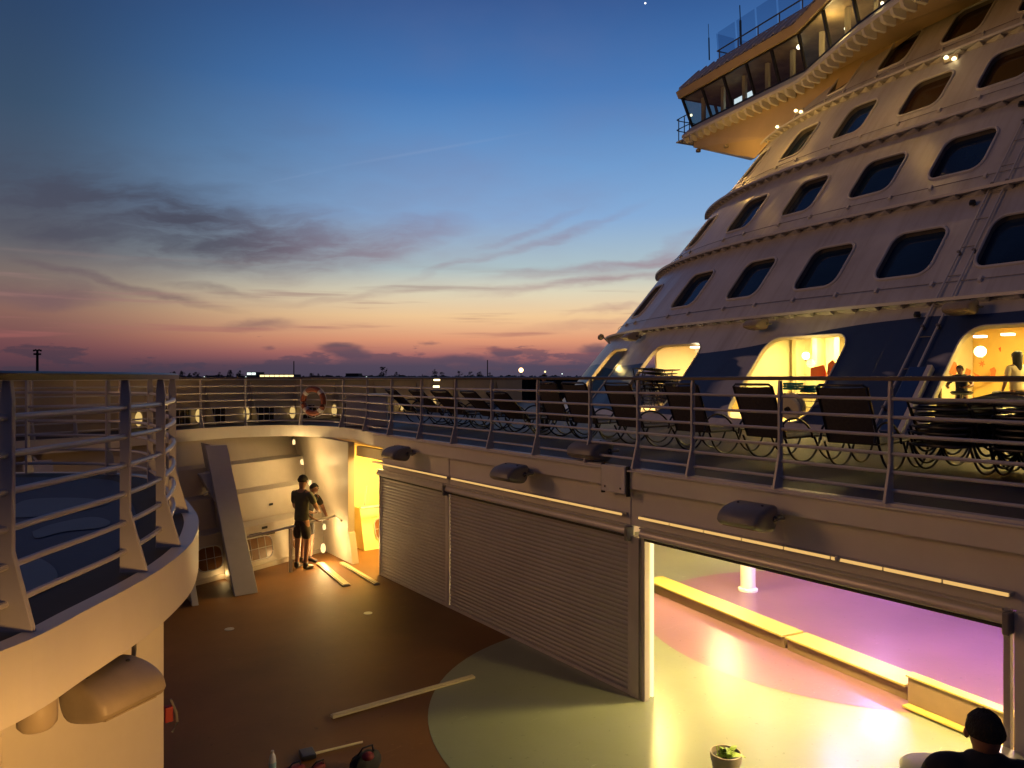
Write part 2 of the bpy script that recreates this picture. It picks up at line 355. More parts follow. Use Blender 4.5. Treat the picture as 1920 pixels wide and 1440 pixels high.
# edge of the opening in the upper deck
EDGE=Path([(6.35,-9),(6.35,-4),(6.35,2),(6.35,8)]+cr([(6.35,13.2),(6.5,14.5),(6.35,15.7),(5.7,16.55),(4.7,16.75),(3.2,16.15),(1.5,15.3),(-1,14.5),(-5,13.5),(-14,12.5)],8))
BW=cr([(-14,13.4),(-5,14.6),(-1,15.7),(1.3,16.5),(3.0,17.35),(4.4,18.05),(5.8,18.3),(7.4,18.6),(10,20.2),(14,22.8),(20,26.5)],8)
deck=[(p.x,p.y,D) for p in EDGE.p]+[(p.x,p.y,D) for p in BW]+[(20,-9,D)]
dm=MB(); n=len(deck)
me=dm.sheet(deck).build('upper_deck',DECK,kind='structure')
bm=bmesh.new(); bm.from_mesh(me.data)
for f in bm.faces:
    if f.normal.z<0: f.normal_flip()
bmesh.ops.triangulate(bm,faces=bm.faces); bm.to_mesh(me.data); bm.free()
# deck edge band (fascia) round the opening
FB=.235
def band(path,z0,z1,th=.09,side=1):
    m=MB(); rows=[[],[],[],[]]
    for l in path.L:
        p,t=path.at(l); nn=Vector((t.y,-t.x))*side
        a=p; b=p+nn*th
        for r,(q,zz) in zip(rows,((a,z0),(a,z1),(b,z1),(b,z0))): r.append(Vector((q.x,q.y,zz)))
    m.grid(rows+[rows[0]]); return m
fas=thing('deck_edge_band','long beige band edging the upper deck round the open well','deck edge',(6.35,8,D))
band(EDGE,D-FB,D+.012,.10,1).build('band_plate',FASC,fas)
MB().box(6.30,6.345,-9,13.2,D-.03,D-.012).build('drip_edge',FASC,fas)
# plate box on the band
a=atX(1128,873,6.29); b=atX(1172,922,6.29)
bx=thing('junction_box','square grey cover plate fixed on the beige deck edge above the shutters','box',(6.29,a.y,b.z))
MB().box(6.28,6.36,b.y,a.y,D-.30,D+.02).build('cover',FASC,bx,bevel=.006)
MB().box(6.30,6.352,a.y+.002,a.y+.022,D-.33,D+.03).build('side_strip',DARK,bx); MB().box(6.30,6.352,b.y-.022,b.y-.002,D-.33,D+.03).build('side_strip',DARK,bx)
for yy in (a.y-.07,b.y+.07): MB().box(6.272,6.28,yy-.008,yy+.008,D-.25,D-.23).build('screw',DARK,bx)
# soffit and head wall over the shutters
hw=thing('shutter_head_wall','beige wall strip between the deck edge and the roller shutters','wall',(6.5,5,1.9))
MB().box(6.46,6.60,-9,13.04,2.02,D-.02).build('head_panel',FASC,hw)
for px in (841,1181):
    q=atX(px,900,6.45); MB().box(6.448,6.459,q.y-.012,q.y+.012,2.03,D-FB-.01).build('seam_strip',FASC,hw)
# hall ceiling, back wall, side wall
hall=thing('hall_enclosure','lit hall behind the open shutter with cream walls','room',(12,4,0))
MB().box(6.62,19.6,-9,16.5,2.40,2.55).build('ceiling',CREAM,hall)
MB().box(19.5,19.6,-9,16.5,0,2.4).build('back_wall',CREAM,hall)
MB().box(6.5,19.5,12.9,13.02,0,2.4).build('side_wall',CREAM,hall)
MB().box(6.5,19.5,-9.1,-9,0,2.4).build('side_wall',CREAM,hall)
# ---------------------------------------------------------------- roller shutters
YJ=6.128; YM=10.52; YE=13.04; YR=2.30; HT=1.915
def slats(y0,y1,z0,z1,X):
    m=MB(); pitch=.056; n=int((z1-z0)/pitch); pitch=(z1-z0)/n; A=[];B=[]
    for i in range(n):
        j0,j1=random.gauss(0,.0016),random.gauss(0,.0016)
        for q,dx in ((0,0.0),(.10,-.004),(.35,-.012),(.65,-.012),(.92,-.003),(.96,.002)):
            A.append(Vector((X+dx+j0,y0,z0+(i+q)*pitch))); B.append(Vector((X+dx+j1,y1,z0+(i+q)*pitch)))
    m.grid([A,B]); return m
def shutter(y0,y1,label,closed=True):
    t=thing('roller_shutter',label,'shutter',(6.42,(y0+y1)/2,0),group='roller shutters of the hall front')
    if closed:
        slats(y0+.06,y1-.06,.05,HT-.02,6.42).build('curtain',SLAT,t)
        MB().box(6.39,6.45,y0+.06,y1-.06,.006,.05).build('bottom_bar',ALU,t)
    for yy in (y0,y1-.055):
        MB().box(6.385,6.46,yy+.004,yy+.051,.004,HT).build('guide_rail',ALU,t,bevel=.004)
    # housing with rounded front
    pr=[(6.455,HT+.004),(6.36,HT+.004),(6.33,HT+.02),(6.325,HT+.05),(6.35,HT+.095),(6.38,HT+.115),(6.455,HT+.115)]
    MB().extr([(a,y0+.01,b) for a,b in pr],(0,y1-y0-.02,0)).build('housing',ALU,t,smooth=True)
    MB().box(6.375,6.40,y0+.05,y1-.05,HT-.03,HT+.003).build('slot_seal',DARK,t)
    MB().box(6.31,6.345,y0+.03,y1-.03,HT+.118,HT+.136).build('top_trim',ALU,t)
    MB().box(6.30,6.42,y0-.02,y0+.03,HT-.06,HT+.11).build('end_bracket',GREYP,t,bevel=.01)
    return t
shutter(YM,YE,'shorter closed roller shutter at the far end beside the bright passage')
YK=YJ+.175
shutter(YK,YM,'long closed roller shutter in the middle of the hall front')
shutter(YR,YJ,'rolled-up shutter over the wide lit opening',closed=False)
jp=thing('door_jamb','pale jamb post between the closed shutter and the lit opening','post',(6.45,YJ,0))
MB().box(6.37,6.53,YK-.16,YK-.003,.004,HT+.0).build('jamb_box',ALU,jp,bevel=.006)
MB().box(6.395,6.52,YK-.185,YK-.162,.004,HT-.02).build('jamb_lining',CREAM,jp)
MB().box(6.54,6.57,YK-.20,YK-.10,.01,HT+.1).build('jamb_glow_strip',emat('jamb_glow',(1,.85,.4),1.6),jp)  # glowing strip stands in for the lit inner edge of the jamb
MB().box(6.364,6.369,YK-.159,YK-.150,.02,HT-.02).build('edge_seal',DARK,jp)
rp=thing('hall_front_wall','beige wall pier at the near end of the lit opening','wall',(6.5,YR-1,0))
MB().box(6.40,6.60,-9,YR-.02,.004,2.02).build('pier',FASC,rp)
# LED strips above the shutters
for (p0,p1,lab) in ((697,837,'thin light strip above the short far shutter'),(845,1166,'thin light strip above the long closed shutter'),(1196,1893,'thin light strip above the open lit doorway')):
    y1=atX(p0,864,6.36).y; y0=atX(p1,1000,6.36).y
    t=thing('light_strip',lab,'light strip',(6.36,(y0+y1)/2,2.13),group='light strips over the shutters')
    MB().box(6.37,6.455,y0,y1,2.135,2.165).build('channel',ALU,t)
    k=8 if y1-y0>3 else 5
    for i in range(k):
        a=y0+(y1-y0)*i/k; MB().box(6.355,6.369,a+.01,a+(y1-y0)/k-.01,2.137,2.163).build('diffuser',LED,t)
# small hook and knob under the band
q=atX(1576,1040,6.40); MB().lathe([(.02,0),(.026,.02),(.015,.05)],(6.35,q.y,2.14)).build('knob',RAILW); 
tag(bpy.data.objects['knob'],'tiny pale knob on the housing above the open doorway','knob')
# ---------------------------------------------------------------- floodlight housings
def flood(label,loc,rz=0,s=1.,m1=GREYP,tilt=0,group='boxy lamp housings on the white walls'):
    t=thing('wall_lamp',label,'lamp',loc,world=False,rz=rz,group=group)
    pr=[(-.34,-.04),(-.31,.03),(-.22,.09),(-.08,.125),(.06,.12),(.07,-.02),(.0,-.13),(-.16,-.125),(-.30,-.085)]
    pc=cr([Vector((a,b,0)) for a,b in pr+[pr[0]]],4)[:-1]; rows=[]
    for yy,k in ((-.255,.55),(-.25,.80),(-.235,.93),(-.21,1.),(.21,1.),(.235,.93),(.25,.80),(.255,.55)):
        rows.append([Vector(((-.13+(p.x+.13)*k)*s,yy*s,p.y*k*s)) for p in pc])
    ct=MB().grid(rows,True); n_=len(pc); b_=len(ct.v); ct.f.append(tuple(range(b_-n_,b_))); ct.f.append(tuple(reversed(range(n_)))); o=ct.build('housing',m1,t,smooth=True)
    for yy in (-.15,.15): MB().lathe([(.014*s,-.004*s),(.014*s,.004*s),(.008*s,.008*s)],(-.08*s,yy*s,.128*s),10).build('screw',BLACKM,t)
    MB().hexa([(-.29*s,-.19*s,-.092*s),(-.29*s,.19*s,-.092*s),(-.02*s,.19*s,-.137*s),(-.02*s,-.19*s,-.137*s)],[(-.29*s,-.19*s,-.100*s),(-.29*s,.19*s,-.100*s),(-.02*s,.19*s,-.145*s),(-.02*s,-.19*s,-.145*s)]).build('lens',TANH,t)
    MB().tube([(-.05*s,-.26*s,0),(.10*s,-.28*s,-.0),(.16*s,-.22*s,-.0),(.17*s,.0,0)],.018*s).build('bracket',GREYP,t,smooth=True)
    MB().box(.15*s,.19*s,-.09*s,.09*s,-.06*s,.06*s).build('base_plate',GREYP,t)
    MB().lathe([(.03*s,0),(.035*s,.02*s),(.02*s,.04*s)],(-.02*s,-.24*s,.0),M=Matrix.Rotation(R(90),3,'X')).build('pivot',BLACKM,t)
    return t
for px,py,lab in ((1415,966,'lamp housing on the deck edge above the lit opening'),(967,886,'lamp housing on the deck edge above the long closed shutter'),(754,849,'lamp housing on the deck edge nearest the far corner')):
    q=atX(px,py,6.17); flood(lab,(6.17,q.y,q.z),s=.92)
q=atz(1138,868,D+.0); flood('lamp housing lying on the deck behind the square cover plate',(6.62,q.y+.25,D+.15),s=1.0)
# ---------------------------------------------------------------- right-hand and far railing
RP=Path([(6.43,y) for y in (-3,0,3,6,9,12)]+cr([(6.43,13.3),(6.58,14.6),(6.43,15.8),(5.75,16.64),(4.7,16.86),(3.2,16.27),(1.5,15.42),(-1,14.62),(-5,13.6),(-9,12.9)],8))
posts=[RP.at_px(p) for p in (1670,1463,1299,1197,1107,1009,923,855,791,735,689,644,565,460,376)]
posts+=[posts[0]-1.25,posts[0]-2.5]+[RP.at_px(p) for p in (225,140,60)]
railing('railing','long white railing along the right and far sides of the open well',RP,posts,D+.002,height=1.075,out=-1,heavy=1.2)
# ---------------------------------------------------------------- round platform at left
PE=Path(cr([(-3.5,2.7),(-1.6,2.85),(-.6,3.15),(.10,3.53),(.454,3.94),(.835,4.46),(1.136,5.03),(1.319,5.58),(1.44,6.1),(1.52,6.7),(1.58,7.3),(1.68,8.2),(1.58,9.0),(1.1,9.65),(.35,10.15),(-1,10.65),(-4,11.0)],8))
pl=thing('round_platform','raised platform with a curved beige rim and blue painted top','platform',(-1,6,0))
band(PE,D-.30,D+.012,.10,-1).build('rim_band',FASC,pl)
def poly_sheet(name,pts,m,parent,zz):
    o=MB().sheet([(p[0],p[1],zz) for p in pts]).build(name,m,parent)
    bm=bmesh.new(); bm.from_mesh(o.data); bmesh.ops.triangulate(bm,faces=bm.faces)
    for f in bm.faces:
        if f.normal.z<0: f.normal_flip()
    bm.to_mesh(o.data); bm.free(); return o
rim=[(p.x,p.y) for p in PE.p]+[(-9,11.0),(-9,2.7)]
poly_sheet('platform_top',rim,DARKD,pl,D)
inn=offset(PE,-.42)
poly_sheet('blue_surface',[(p.x,p.y) for p in inn.p]+[(-9,10.5),(-9,3.2)],BLUEP,pl,D+.006)
def blob(pts): return [(p.x,p.y) for p in cr(pts+[pts[0]],6)[:-1]]
for pts in ([atz(a,b,D) for a,b in ((20,952),(60,938),(150,936),(205,944),(150,960),(60,972),(20,970))],
            [atz(a,b,D) for a,b in ((20,1060),(60,1047),(95,1062),(108,1085),(85,1105),(50,1115),(20,1105))],
            [atz(a,b,D) for a,b in ((60,1000),(100,985),(170,972),(206,980),(190,992),(120,1000),(70,1012))]):
    poly_sheet('pale_marking',blob([(p.x,p.y) for p in pts]),PALEB,pl,D+.012)
# wall under the platform
wc=(1.03,5.25)
m=MB(); m.extr([(wc[0],wc[1],.004),(-3.0,2.9,.004),(-3.0,9.6,.004),(.9,9.2,.004)],(0,0,D-.31)); m.build('base_wall',FASC,pl)
for k in (.22,.48,.74):
    MB().tube([(1.03-k*4.03,5.25-k*2.35,.02),(1.03-k*4.03,5.25-k*2.35,D-.33)],.006,5).build('weld_seam',FASC,pl)
RP2=offset(PE,-.17)
def l_at(px,lo=0,hi=1e9): return RP2.at_px(px,lo,hi)
half=RP2.L[-1]*.58
p2=[l_at(14,0,half),l_at(235,0,half),l_at(301,0,half)]
print('plat posts',p2,half,RP2.L[-1])
p2+=[p2[0]-1.0,p2[2]+1.25,p2[2]+2.35,p2[2]+3.3,p2[2]+4.25,p2[2]+5.2,p2[2]+6.3]
railing('railing','curved white railing on the blue-topped round platform',RP2,p2,D+.008,height=1.085,out=1,heavy=1.15)
# lamp and round cowl under the platform rim
q=atd(186,1287,3.66); t=flood('large lamp housing under the rim of the round platform',(q.x,q.y,q.z),rz=R(122),s=.76,m1=GREYP2)
q0=q; lamp0=t; PINV[t.name]=t.matrix_world.inverted() if False else (Matrix.Translation(t.location)@t.rotation_euler.to_matrix().to_4x4()).inverted(); 
for k_,yy in ((0,-.34),(1,.30)):
    a_=math.radians(122); v_=Vector((-math.sin(a_),math.cos(a_),0)); n_=Vector((math.cos(a_),math.sin(a_),0))
    MB().tube(cr([Vector((q0.x,q0.y,q0.z))+v_*yy*.7+n_*.05,Vector((q0.x,q0.y,q0.z+.10))+v_*yy+n_*.16,Vector((q0.x,q0.y,q0.z+.22))+v_*yy*1.1+n_*.30],5),.012,8).build('supply_cable' if k_ else 'support_arm',GREYP,lamp0,smooth=True)
q=atd(70,1330,3.25); t=thing('wall_cowl','short round cowl beside the lamp under the platform rim','cowl',(q.x,q.y,q.z))
MB().lathe([(.0,-.085),(.06,-.082),(.078,-.06),(.08,.0),(.078,.12),(.05,.13)],(q.x,q.y,q.z),n=28).build('cowl_body',BULW,t,smooth=True)
MB().tube([(q.x,q.y,q.z+.1),(q.x-.12,q.y+.16,q.z+.14)],.03).build('cowl_arm',FASC,t,smooth=True)
# red fire hose handle on the wall corner
q=atd(314,1335,4.9); t=thing('hose_bracket','small red box with a bent grey handle on the edge of the left wall','bracket',tuple(q))
MB().box(q.x-.02,q.x+.03,q.y-.03,q.y+.02,q.z-.06,q.z+.04).build('red_box',mat('red_plastic',(.25,.01,.01),.5),t,bevel=.005)
MB().tube([(q.x+.02,q.y,q.z+.08),(q.x+.055,q.y,q.z-.02),(q.x+.06,q.y,q.z-.08),(q.x+.03,q.y,q.z-.14)],.008).build('handle',GREYP,t,smooth=True)
# ---------------------------------------------------------------- bulwark round the bow deck
bp=Path([(p.x,p.y) for p in BW])
bw=thing('bulwark','tan bulwark curving round the bow beyond the far railing','wall',(4,18,D))
band(bp,D-.02,3.735,.10,-1).build('bulwark_plate',BULW,bw)
band(offset(bp,.06),3.737,3.775,.22,-1).build('cap_rail',FASC,bw)
def rrect(w,h,r,n=5):
    pts=[]
    for cx,cy,a0 in ((w/2-r,h/2-r,0),(-w/2+r,h/2-r,90),(-w/2+r,-h/2+r,180),(w/2-r,-h/2+r,270)):
        for i in range(n+1):
            a=R(a0+90*i/n); pts.append((cx+r*math.cos(a),cy+r*math.sin(a)))
    return pts
def port(path,l,zc,w_,h_,r_,parent,nx=4,ny=2,off=.0,lean=0,glass=GLASSB):
    p,tt=path.at(l); nn=Vector((tt.y,-tt.x,0)); tv=Vector((tt.x,tt.y,0)); 
    if nn.dot(Vector((p.x,p.y,0)))>0: nn=-nn
    upv=(Vector((0,0,1))-nn*lean).normalized(); ov=(nn+Vector((0,0,1))*lean).normalized()
    C=Vector((p.x,p.y,zc))+ov*off
    P3=lambda a,b,o: C+tv*a+upv*b+ov*o
    MB().extr([P3(a,b,.002) for a,b in rrect(w_,h_,r_)],ov*.006).build('port_glass',glass,parent)
    f=MB().tube([P3(a,b,.012) for a,b in rrect(w_+.02,h_+.02,r_)],.012,6,closed=True).build('port_frame',RAILW,parent,smooth=True)
    m=MB()
    for i in range(1,nx): a=-w_/2+w_*i/nx; m.tube([P3(a,-h_/2,.03),P3(a,h_/2,.03)],.007,5)
    for i in range(1,ny): b=-h_/2+h_*i/ny; m.tube([P3(-w_/2,b,.03),P3(w_/2,b,.03)],.007,5)
    m.build('port_grid',RAILW,parent)
def wl(loc,label,power=4,d=(0,-1,0),s=.07):
    t=thing('wall_light',label,'wall light',loc,group='small lit wall lights in the well')
    MB().ball(loc,s*.62,12,sz=1.9).build('shade',MIDL,t,smooth=True)
    dd=Vector(d)*s*1.0; c=Vector(loc)-dd
    MB().box(c.x-.03,c.x+.03,c.y-.03,c.y+.03,c.z-.06,c.z+.06).build('back_plate',RAILW,t)
    point('wall_light_glow',Vector(loc)+Vector(d)*(s+.12),power,'warm',.06); return t
for px in (340,407,499,571,641):
    l=bp.at_px(px); port(bp,l,2.93,.72,.34,.12,bw,5,2)
for i,px in enumerate((250,363,455,541,617,744,805)):
    l=bp.at_px(px+4); p,tt=bp.at(l); n_=Vector((tt.y,-tt.x))
    if n_.dot(p)>0:n_=-n_
    c=p+n_*.10
    lab=['lit bulwark light seen through the near railing','first bulwark light right of the platform railing','bulwark light between the first and second grid ports','bulwark light left of the life ring','bulwark light right of the life ring','bulwark light behind the farthest lounger','bulwark light between two reclined loungers'][i]
    t=thing('bulwark_light',lab,'deck light',(c.x,c.y,2.95),group='low lights on the bulwark')
    MB().ball((c.x,c.y,2.93),.07,12,sz=2.2).build('lens',DIML,t,smooth=True)
    MB().box(c.x-.02,c.x+.09,c.y+.02,c.y+.06,2.75,3.12).build('back_plate',BULW,t)
# stiffener brackets of the bulwark
for l in [bp.at_px(p) for p in (300,385,470,553,628,700,780,850,930,1010,1080)]:
    if l is None: continue
    p,tt=bp.at(l); n_=Vector((tt.y,-tt.x))
    if n_.dot(p)>0:n_=-n_
    c3=Vector((p.x,p.y,0)); N3=Vector((n_.x,n_.y,0)); t3=Vector((tt.x,tt.y,0))
    MB().extr([c3+N3*a+Vector((0,0,b)) for a,b in ((.0,D+.004),(.42,D+.004),(.07,3.45),(.0,3.72))],t3*.02).build('stiffener',BULW,bw)
for px,py in ((819,712),(818,725)):
    p=atd(px,py,18.2); t=thing('cap_light','small amber light on the bulwark, %s'%('upper of the pair' if py==712 else 'lower of the pair'),'deck light',tuple(p))
    MB().box(p.x-.07,p.x+.07,p.y-.03,p.y+.03,p.z-.025,p.z+.025).build('lens',LAMP,t)
# light without a fitting, above the well, that washes the bulwark
area('bulwark_wash',(4.0,14.2,4.6),.5,2.5,'sodium',rot=(R(55),0,R(0)))
# life ring hung on the far railing
l=RP.at_px(592); p,tt=RP.at(l); nn=Vector((tt.y,-tt.x,0))
t=thing('life_ring','dark orange life ring with pale bands hanging on the far railing','life ring',(p.x,p.y,3.3))
c=Vector((p.x,p.y,3.27))+nn*(.09 if nn.dot(Vector((p.x,p.y,0)))<0 else -.09); tv=Vector((tt.x,tt.y,0))
RR=.27; ringp=[c+tv*RR*math.cos(R(a))+Vector((0,0,RR*math.sin(R(a)))) for a in range(0,360,12)]
MB().tube(ringp,.062,10,closed=True).build('ring',mat('ring_orange',(.16,.035,.015),.5),t,smooth=True)
for a0 in (45,135,225,315):
    MB().tube([c+tv*RR*math.cos(R(a))+Vector((0,0,RR*math.sin(R(a)))) for a in range(a0-9,a0+10,6)],.065,10).build('ring_band',RAILW,t,smooth=True)
MB().tube([c+tv*(RR+.085)*math.cos(R(a))+Vector((0,0,(RR+.085)*math.sin(R(a)))) for a in range(0,360,15)],.007,5,closed=True).build('grab_line',RAILW,t)
# pale locker on the far deck
q=atd(688,770,16.6); t=thing('deck_locker','pale grey deck locker behind the corner of the railing','locker',(q.x,q.y,D))
M_=Matrix.Translation((q.x+.1,q.y+.2,D))@Matrix.Rotation(R(-30),4,'Z')
MB().box(-.45,.45,-.25,.25,.004,.66,M_).build('locker_body',RAILW,t,bevel=.01); MB().box(-.48,.48,-.28,.28,.664,.72,M_).build('lid',RAILW,t,bevel=.01)
MB().box(-.05,.05,-.27,-.252,.5,.54,M_).build('latch',GREYP,t)
# ---------------------------------------------------------------- lower well: inner hull wall under the far deck
WB=Path(cr([(8.7,16.5),(6.30,15.50),(4.41,14.70),(2.2,13.95),(-1,13.0),(-6,12.0),(-12,11.4)],6))   # foot of the wall
ih=thing('inner_hull_wall','beige inner hull wall with stepped plates below the far deck','wall',(3,14,0))
PR=[(0,.004),(.18,.84),(.52,.88),(.72,1.42),(1.06,1.46),(1.26,1.96),(1.58,2.0),(1.95,2.52)]
def po(zz):
    for (o0,z0),(o1,z1) in zip(PR,PR[1:]):
        if zz<=z1: return o0+(o1-o0)*(zz-z0)/(z1-z0)
    return PR[-1][0]
def hp(l,o,zz):
    p,tt=WB.at(l); nn=Vector((tt.y,-tt.x))     # outward
    if nn.dot(p)<0: nn=-nn
    q=p+nn*o; return Vector((q.x,q.y,zz))
for (a,b) in zip(PR,PR[1:]):
    rows=[[hp(l,o_,zz) for l in WB.L] for o_,zz in (a,b,(b[0]+.06,b[1]),(a[0]+.06,a[1]))]
    MB().grid(rows+[rows[0]]).build('hull_plate',BEIGE,ih)
MB().box(6.30,6.44,14.28,17.6,.004,D-FB-.01).build('end_wall',BEIGE,ih)
rows=[[hp(l,o_,zz) for l in WB.L] for o_,zz in ((-.02,.006),(-.02,.10),(.03,.10),(.0,.006))]
MB().grid(rows+[rows[0]]).build('kick_strip',BEIGE,ih)
MB().hexa([(6.30,14.06,.006),(6.44,14.06,.006),(6.44,14.275,.006),(6.30,14.275,.006)],[(6.30,14.25,.62),(6.44,14.25,.62),(6.44,14.275,.62),(6.30,14.275,.62)]).build('door_foot',BEIGE,ih)
PN=mat('well_glass',(.13,.05,.015),.3)
for px,wd in ((487,.70),(571,.62)):
    l=WB.at_px(px); p,tt=WB.at(l); q=hp(l,po(.40),0); 
    class _P: pass
    pp=_P(); pp.at=lambda l_,q=q,tt=tt:(Vector((q.x,q.y)),tt)
    port(pp,0,.40,wd,.42,.14,ih,4,2,off=.02,lean=.21,glass=PN)
l=WB.at_px(397); q=hp(l,po(.40),0); p,tt=WB.at(l)
pp=_P(); pp.at=lambda l_,q=q,tt=tt:(Vector((q.x,q.y)),tt)
port(pp,0,.42,.5,.42,.14,ih,3,2,off=.02,lean=.21,glass=PN)
# dark slots in the plates
for px,py,w2 in ((486,1003,.30),(510,1001,.34),(505,990,.14),(545,948,.10)):
    l=WB.at_px(px); q=hp(l,.30 if py>960 else .55,0); zz=EZ+(708-py)/F*(q.x*FW.x+q.y*FW.y); p,tt=WB.at(l)
    q2=hp(l,po(zz)-.02,zz); T3=Vector((tt.x,tt.y,0))
    MB().extr([q2-T3*w2/2,q2+T3*w2/2,q2+T3*w2/2+Vector((0,0,.045)),q2-T3*w2/2+Vector((0,0,.045))],Vector((.02,.04,.0))).build('slot',DARK,ih)
# slanted frames
def frame(X,yf,yt,wd,label):
    t=thing('leaning_pillar',label,'frame',(X,yf,0),group='slanted frames of the bow well')
    MB().hexa([(X-wd/2,yf,.006),(X+wd/2,yf,.006),(X+wd/2,yf+.10,.006),(X-wd/2,yf+.10,.006)],[(X-wd/2,yt,D-FB-.01),(X+wd/2,yt,D-FB-.01),(X+wd/2,yt+.10,D-FB-.01),(X-wd/2,yt+.10,D-FB-.01)]).build('flange',RAILW,t,bevel=.005)
    MB().extr([(X-.02,yf+.11,.008),(X-.02,yf+1.25,.008),(X-.02,yt+1.15,D-FB-.03),(X-.02,yt+.11,D-FB-.03)],(.04,0,0)).build('web',BEIGE,t)
    return t
frame(3.93,13.20,15.15,.40,'slanted white hull frame left of the two men')
frame(3.05,13.05,14.85,.10,'narrow hull frame beside the round platform')
frame(.9,12.0,14.0,.40,'hull frame behind the curved railing')
# small bracket with an arm further along the wall
b0=hp(WB.at_px(450),1.0,1.42); b1=hp(WB.at_px(455),.45,.86)
t=thing('hull_bracket','small tapered bracket on the plates right of the big slanted frame','bracket',tuple(b1))
MB().hexa([b0+Vector((-.17,-.05,.45)),b0+Vector((.10,-.05,.50)),b0+Vector((.10,.2,.50)),b0+Vector((-.17,.2,.45))],[b1+Vector((-.02,-.24,.0)),b1+Vector((.10,-.22,.0)),b1+Vector((.12,.0,.0)),b1+Vector((-.02,.0,.0))]).build('bracket_plate',WHITE,t,bevel=.005)
MB().tube([b0+Vector((-.12,-.12,.05)),b0+Vector((.12,-.1,.22))],.02).build('bracket_arm',WHITE,t,smooth=True)
# cross shelf in the left bay
a=atd(318,945,15.0); b=atd(440,930,15.0); t=thing('bay_shelf','pale cross beam in the dark bay behind the platform rim','beam',tuple(a))
MB().hexa([a+Vector((0,0,-.07)),b+Vector((0,0,-.07)),b+Vector((.1,.3,-.07)),a+Vector((.1,.3,-.07))],[a,b,b+Vector((.1,.3,0)),a+Vector((.1,.3,0))]).build('beam_plate',WHITE,t)
# wall lights in the corner
for (px,py,dd,pw,lab) in ((551,829,16.6,8,'topmost small wall light just below the far deck edge'),(566,866,16.3,20.,'wall light above the man in grey'),(581,906,15.9,14.,'wall light between the heads of the two men'),(608,988,15.6,18.,'wall light beside the hip of the man in black'),(606,1028,15.3,28.,'bright floor-level light in the far corner'),(422,1070,14.1,1.8,'floor-level light at the foot of the left bay')):
    p=atd(px,py,dd); 
    if p.z<.06: p.z=.08
    wl(tuple(p),lab,pw,d=(-.25,-.95,0),s=.05 if py<1000 else .085)
# handrail in the corner
h0=atd(372,1029,14.0); h1=atd(545,988,14.6); h2=atd(628,967,15.0); h3=atd(640,976,14.7); ft=atz(545,1073,0)
t=thing('corner_handrail','white handrail on a single post beside the standing men','handrail',(ft.x,ft.y,0))
MB().tube([h0,h1,h2,h3],.024).build('rail_bar',RAILW,t,smooth=True)
MB().box(ft.x-.03,ft.x+.03,ft.y-.03,ft.y+.03,.004,h1.z).build('post',RAILW,t,bevel=.004)
# passage interior
ps=thing('side_passage','brightly lit yellow passage beyond the far shutter','passage',(7.5,14,0))
YL=mat('passage_wall',(.78,.66,.30),.5,var=.04)
MB().box(8.6,8.7,13.04,15.9,.004,2.39).build('back_wall',YL,ps); MB().box(6.45,8.6,15.6,15.7,.004,2.39).build('side_wall',YL,ps)
MB().box(6.47,6.6,13.045,14.25,2.19,2.39).build('door_head',YL,ps)
MB().hexa([(7.0,15.0,.004),(8.59,15.0,.004),(8.59,15.55,.004),(7.0,15.55,.004)],[(7.0,15.25,.9),(8.59,15.25,.9),(8.59,15.55,.9),(7.0,15.55,.9)]).build('sloped_plinth',YL,ps)
pp=_P(); pp.at=lambda l_:(Vector((7.55,15.11)),Vector((1,0)))
port(pp,0,.42,.5,.42,.12,ps,3,2,off=.02,lean=.28,glass=PN)
MB().tube([(6.9,14.98,.95),(8.5,14.98,.95)],.03).build('passage_rail',RAILW,ps,smooth=True)
m=MB(); m.tube([(7.0,15.0,1.0),(7.15,15.2,1.4)],.012); m.tube([(7.4,15.0,1.0),(7.55,15.2,1.45)],.012); m.tube([(7.85,15.0,1.0),(7.95,15.2,1.4)],.012); m.build('rail_stay',GREYP,ps)
# ---------------------------------------------------------------- hall contents
col=thing('hall_column','round white column standing on the mauve floor','column',(11.2,8.16,0))
MB().lathe([(.17,.01),(.17,.05),(.13,.07),(.13,2.36),(.16,2.39)],(11.2,8.16,0),n=28).build('shaft',mat('column_paint',(.85,.83,.80),.4),col,smooth=True)
area('column_fill',(10.9,7.6,2.3),.2,16,'white')  # unseen white light close to the column, facing down, to brighten it
def bench(p0,p1,h_,dp,label,panel=False):
    a=Vector(p0);b=Vector(p1); t_=(b-a).normalized(); nn=Vector((-t_.y,t_.x))
    if nn.x<0: nn=-nn
    t=thing('low_bench',label,'bench',((a.x+b.x)/2,(a.y+b.y)/2,0),group='low benches in the lit hall')
    q=lambda v,o_,zz: Vector((v.x+nn.x*o_,v.y+nn.y*o_,zz))
    MB().hexa([q(a,.05,.01),q(b,.05,.01),q(b,dp-.05,.01),q(a,dp-.05,.01)],[q(a,.05,h_-.035),q(b,.05,h_-.035),q(b,dp-.05,h_-.035),q(a,dp-.05,h_-.035)]).build('bench_base',mat('bench_front',(.22,.15,.09),.5,var=.1) if 'bench_front' not in MATS else MATS['bench_front'],t)
    MB().hexa([q(a,0,h_-.03),q(b,0,h_-.03),q(b,dp,h_-.03),q(a,dp,h_-.03)],[q(a,0,h_),q(b,0,h_),q(b,dp,h_),q(a,dp,h_)]).build('seat',mat('bench_top',(.50,.40,.10),.4,var=.04) if 'bench_top' not in MATS else MATS['bench_top'],t,bevel=.006)
    return t
bench((9.75,9.3),(9.16,6.12),.20,.42,'far section of the low yellow bench running to the jamb')
bench((9.15,6.06),(8.85,4.28),.20,.42,'middle section of the low yellow bench right of the joint')
bench((8.62,4.20),(8.05,.6),.055,.30,'near section of the low bench below the raised brown panel')
t=thing('bench_panel','brown panel standing along the near end of the low bench','panel',(8.7,3.6,0))
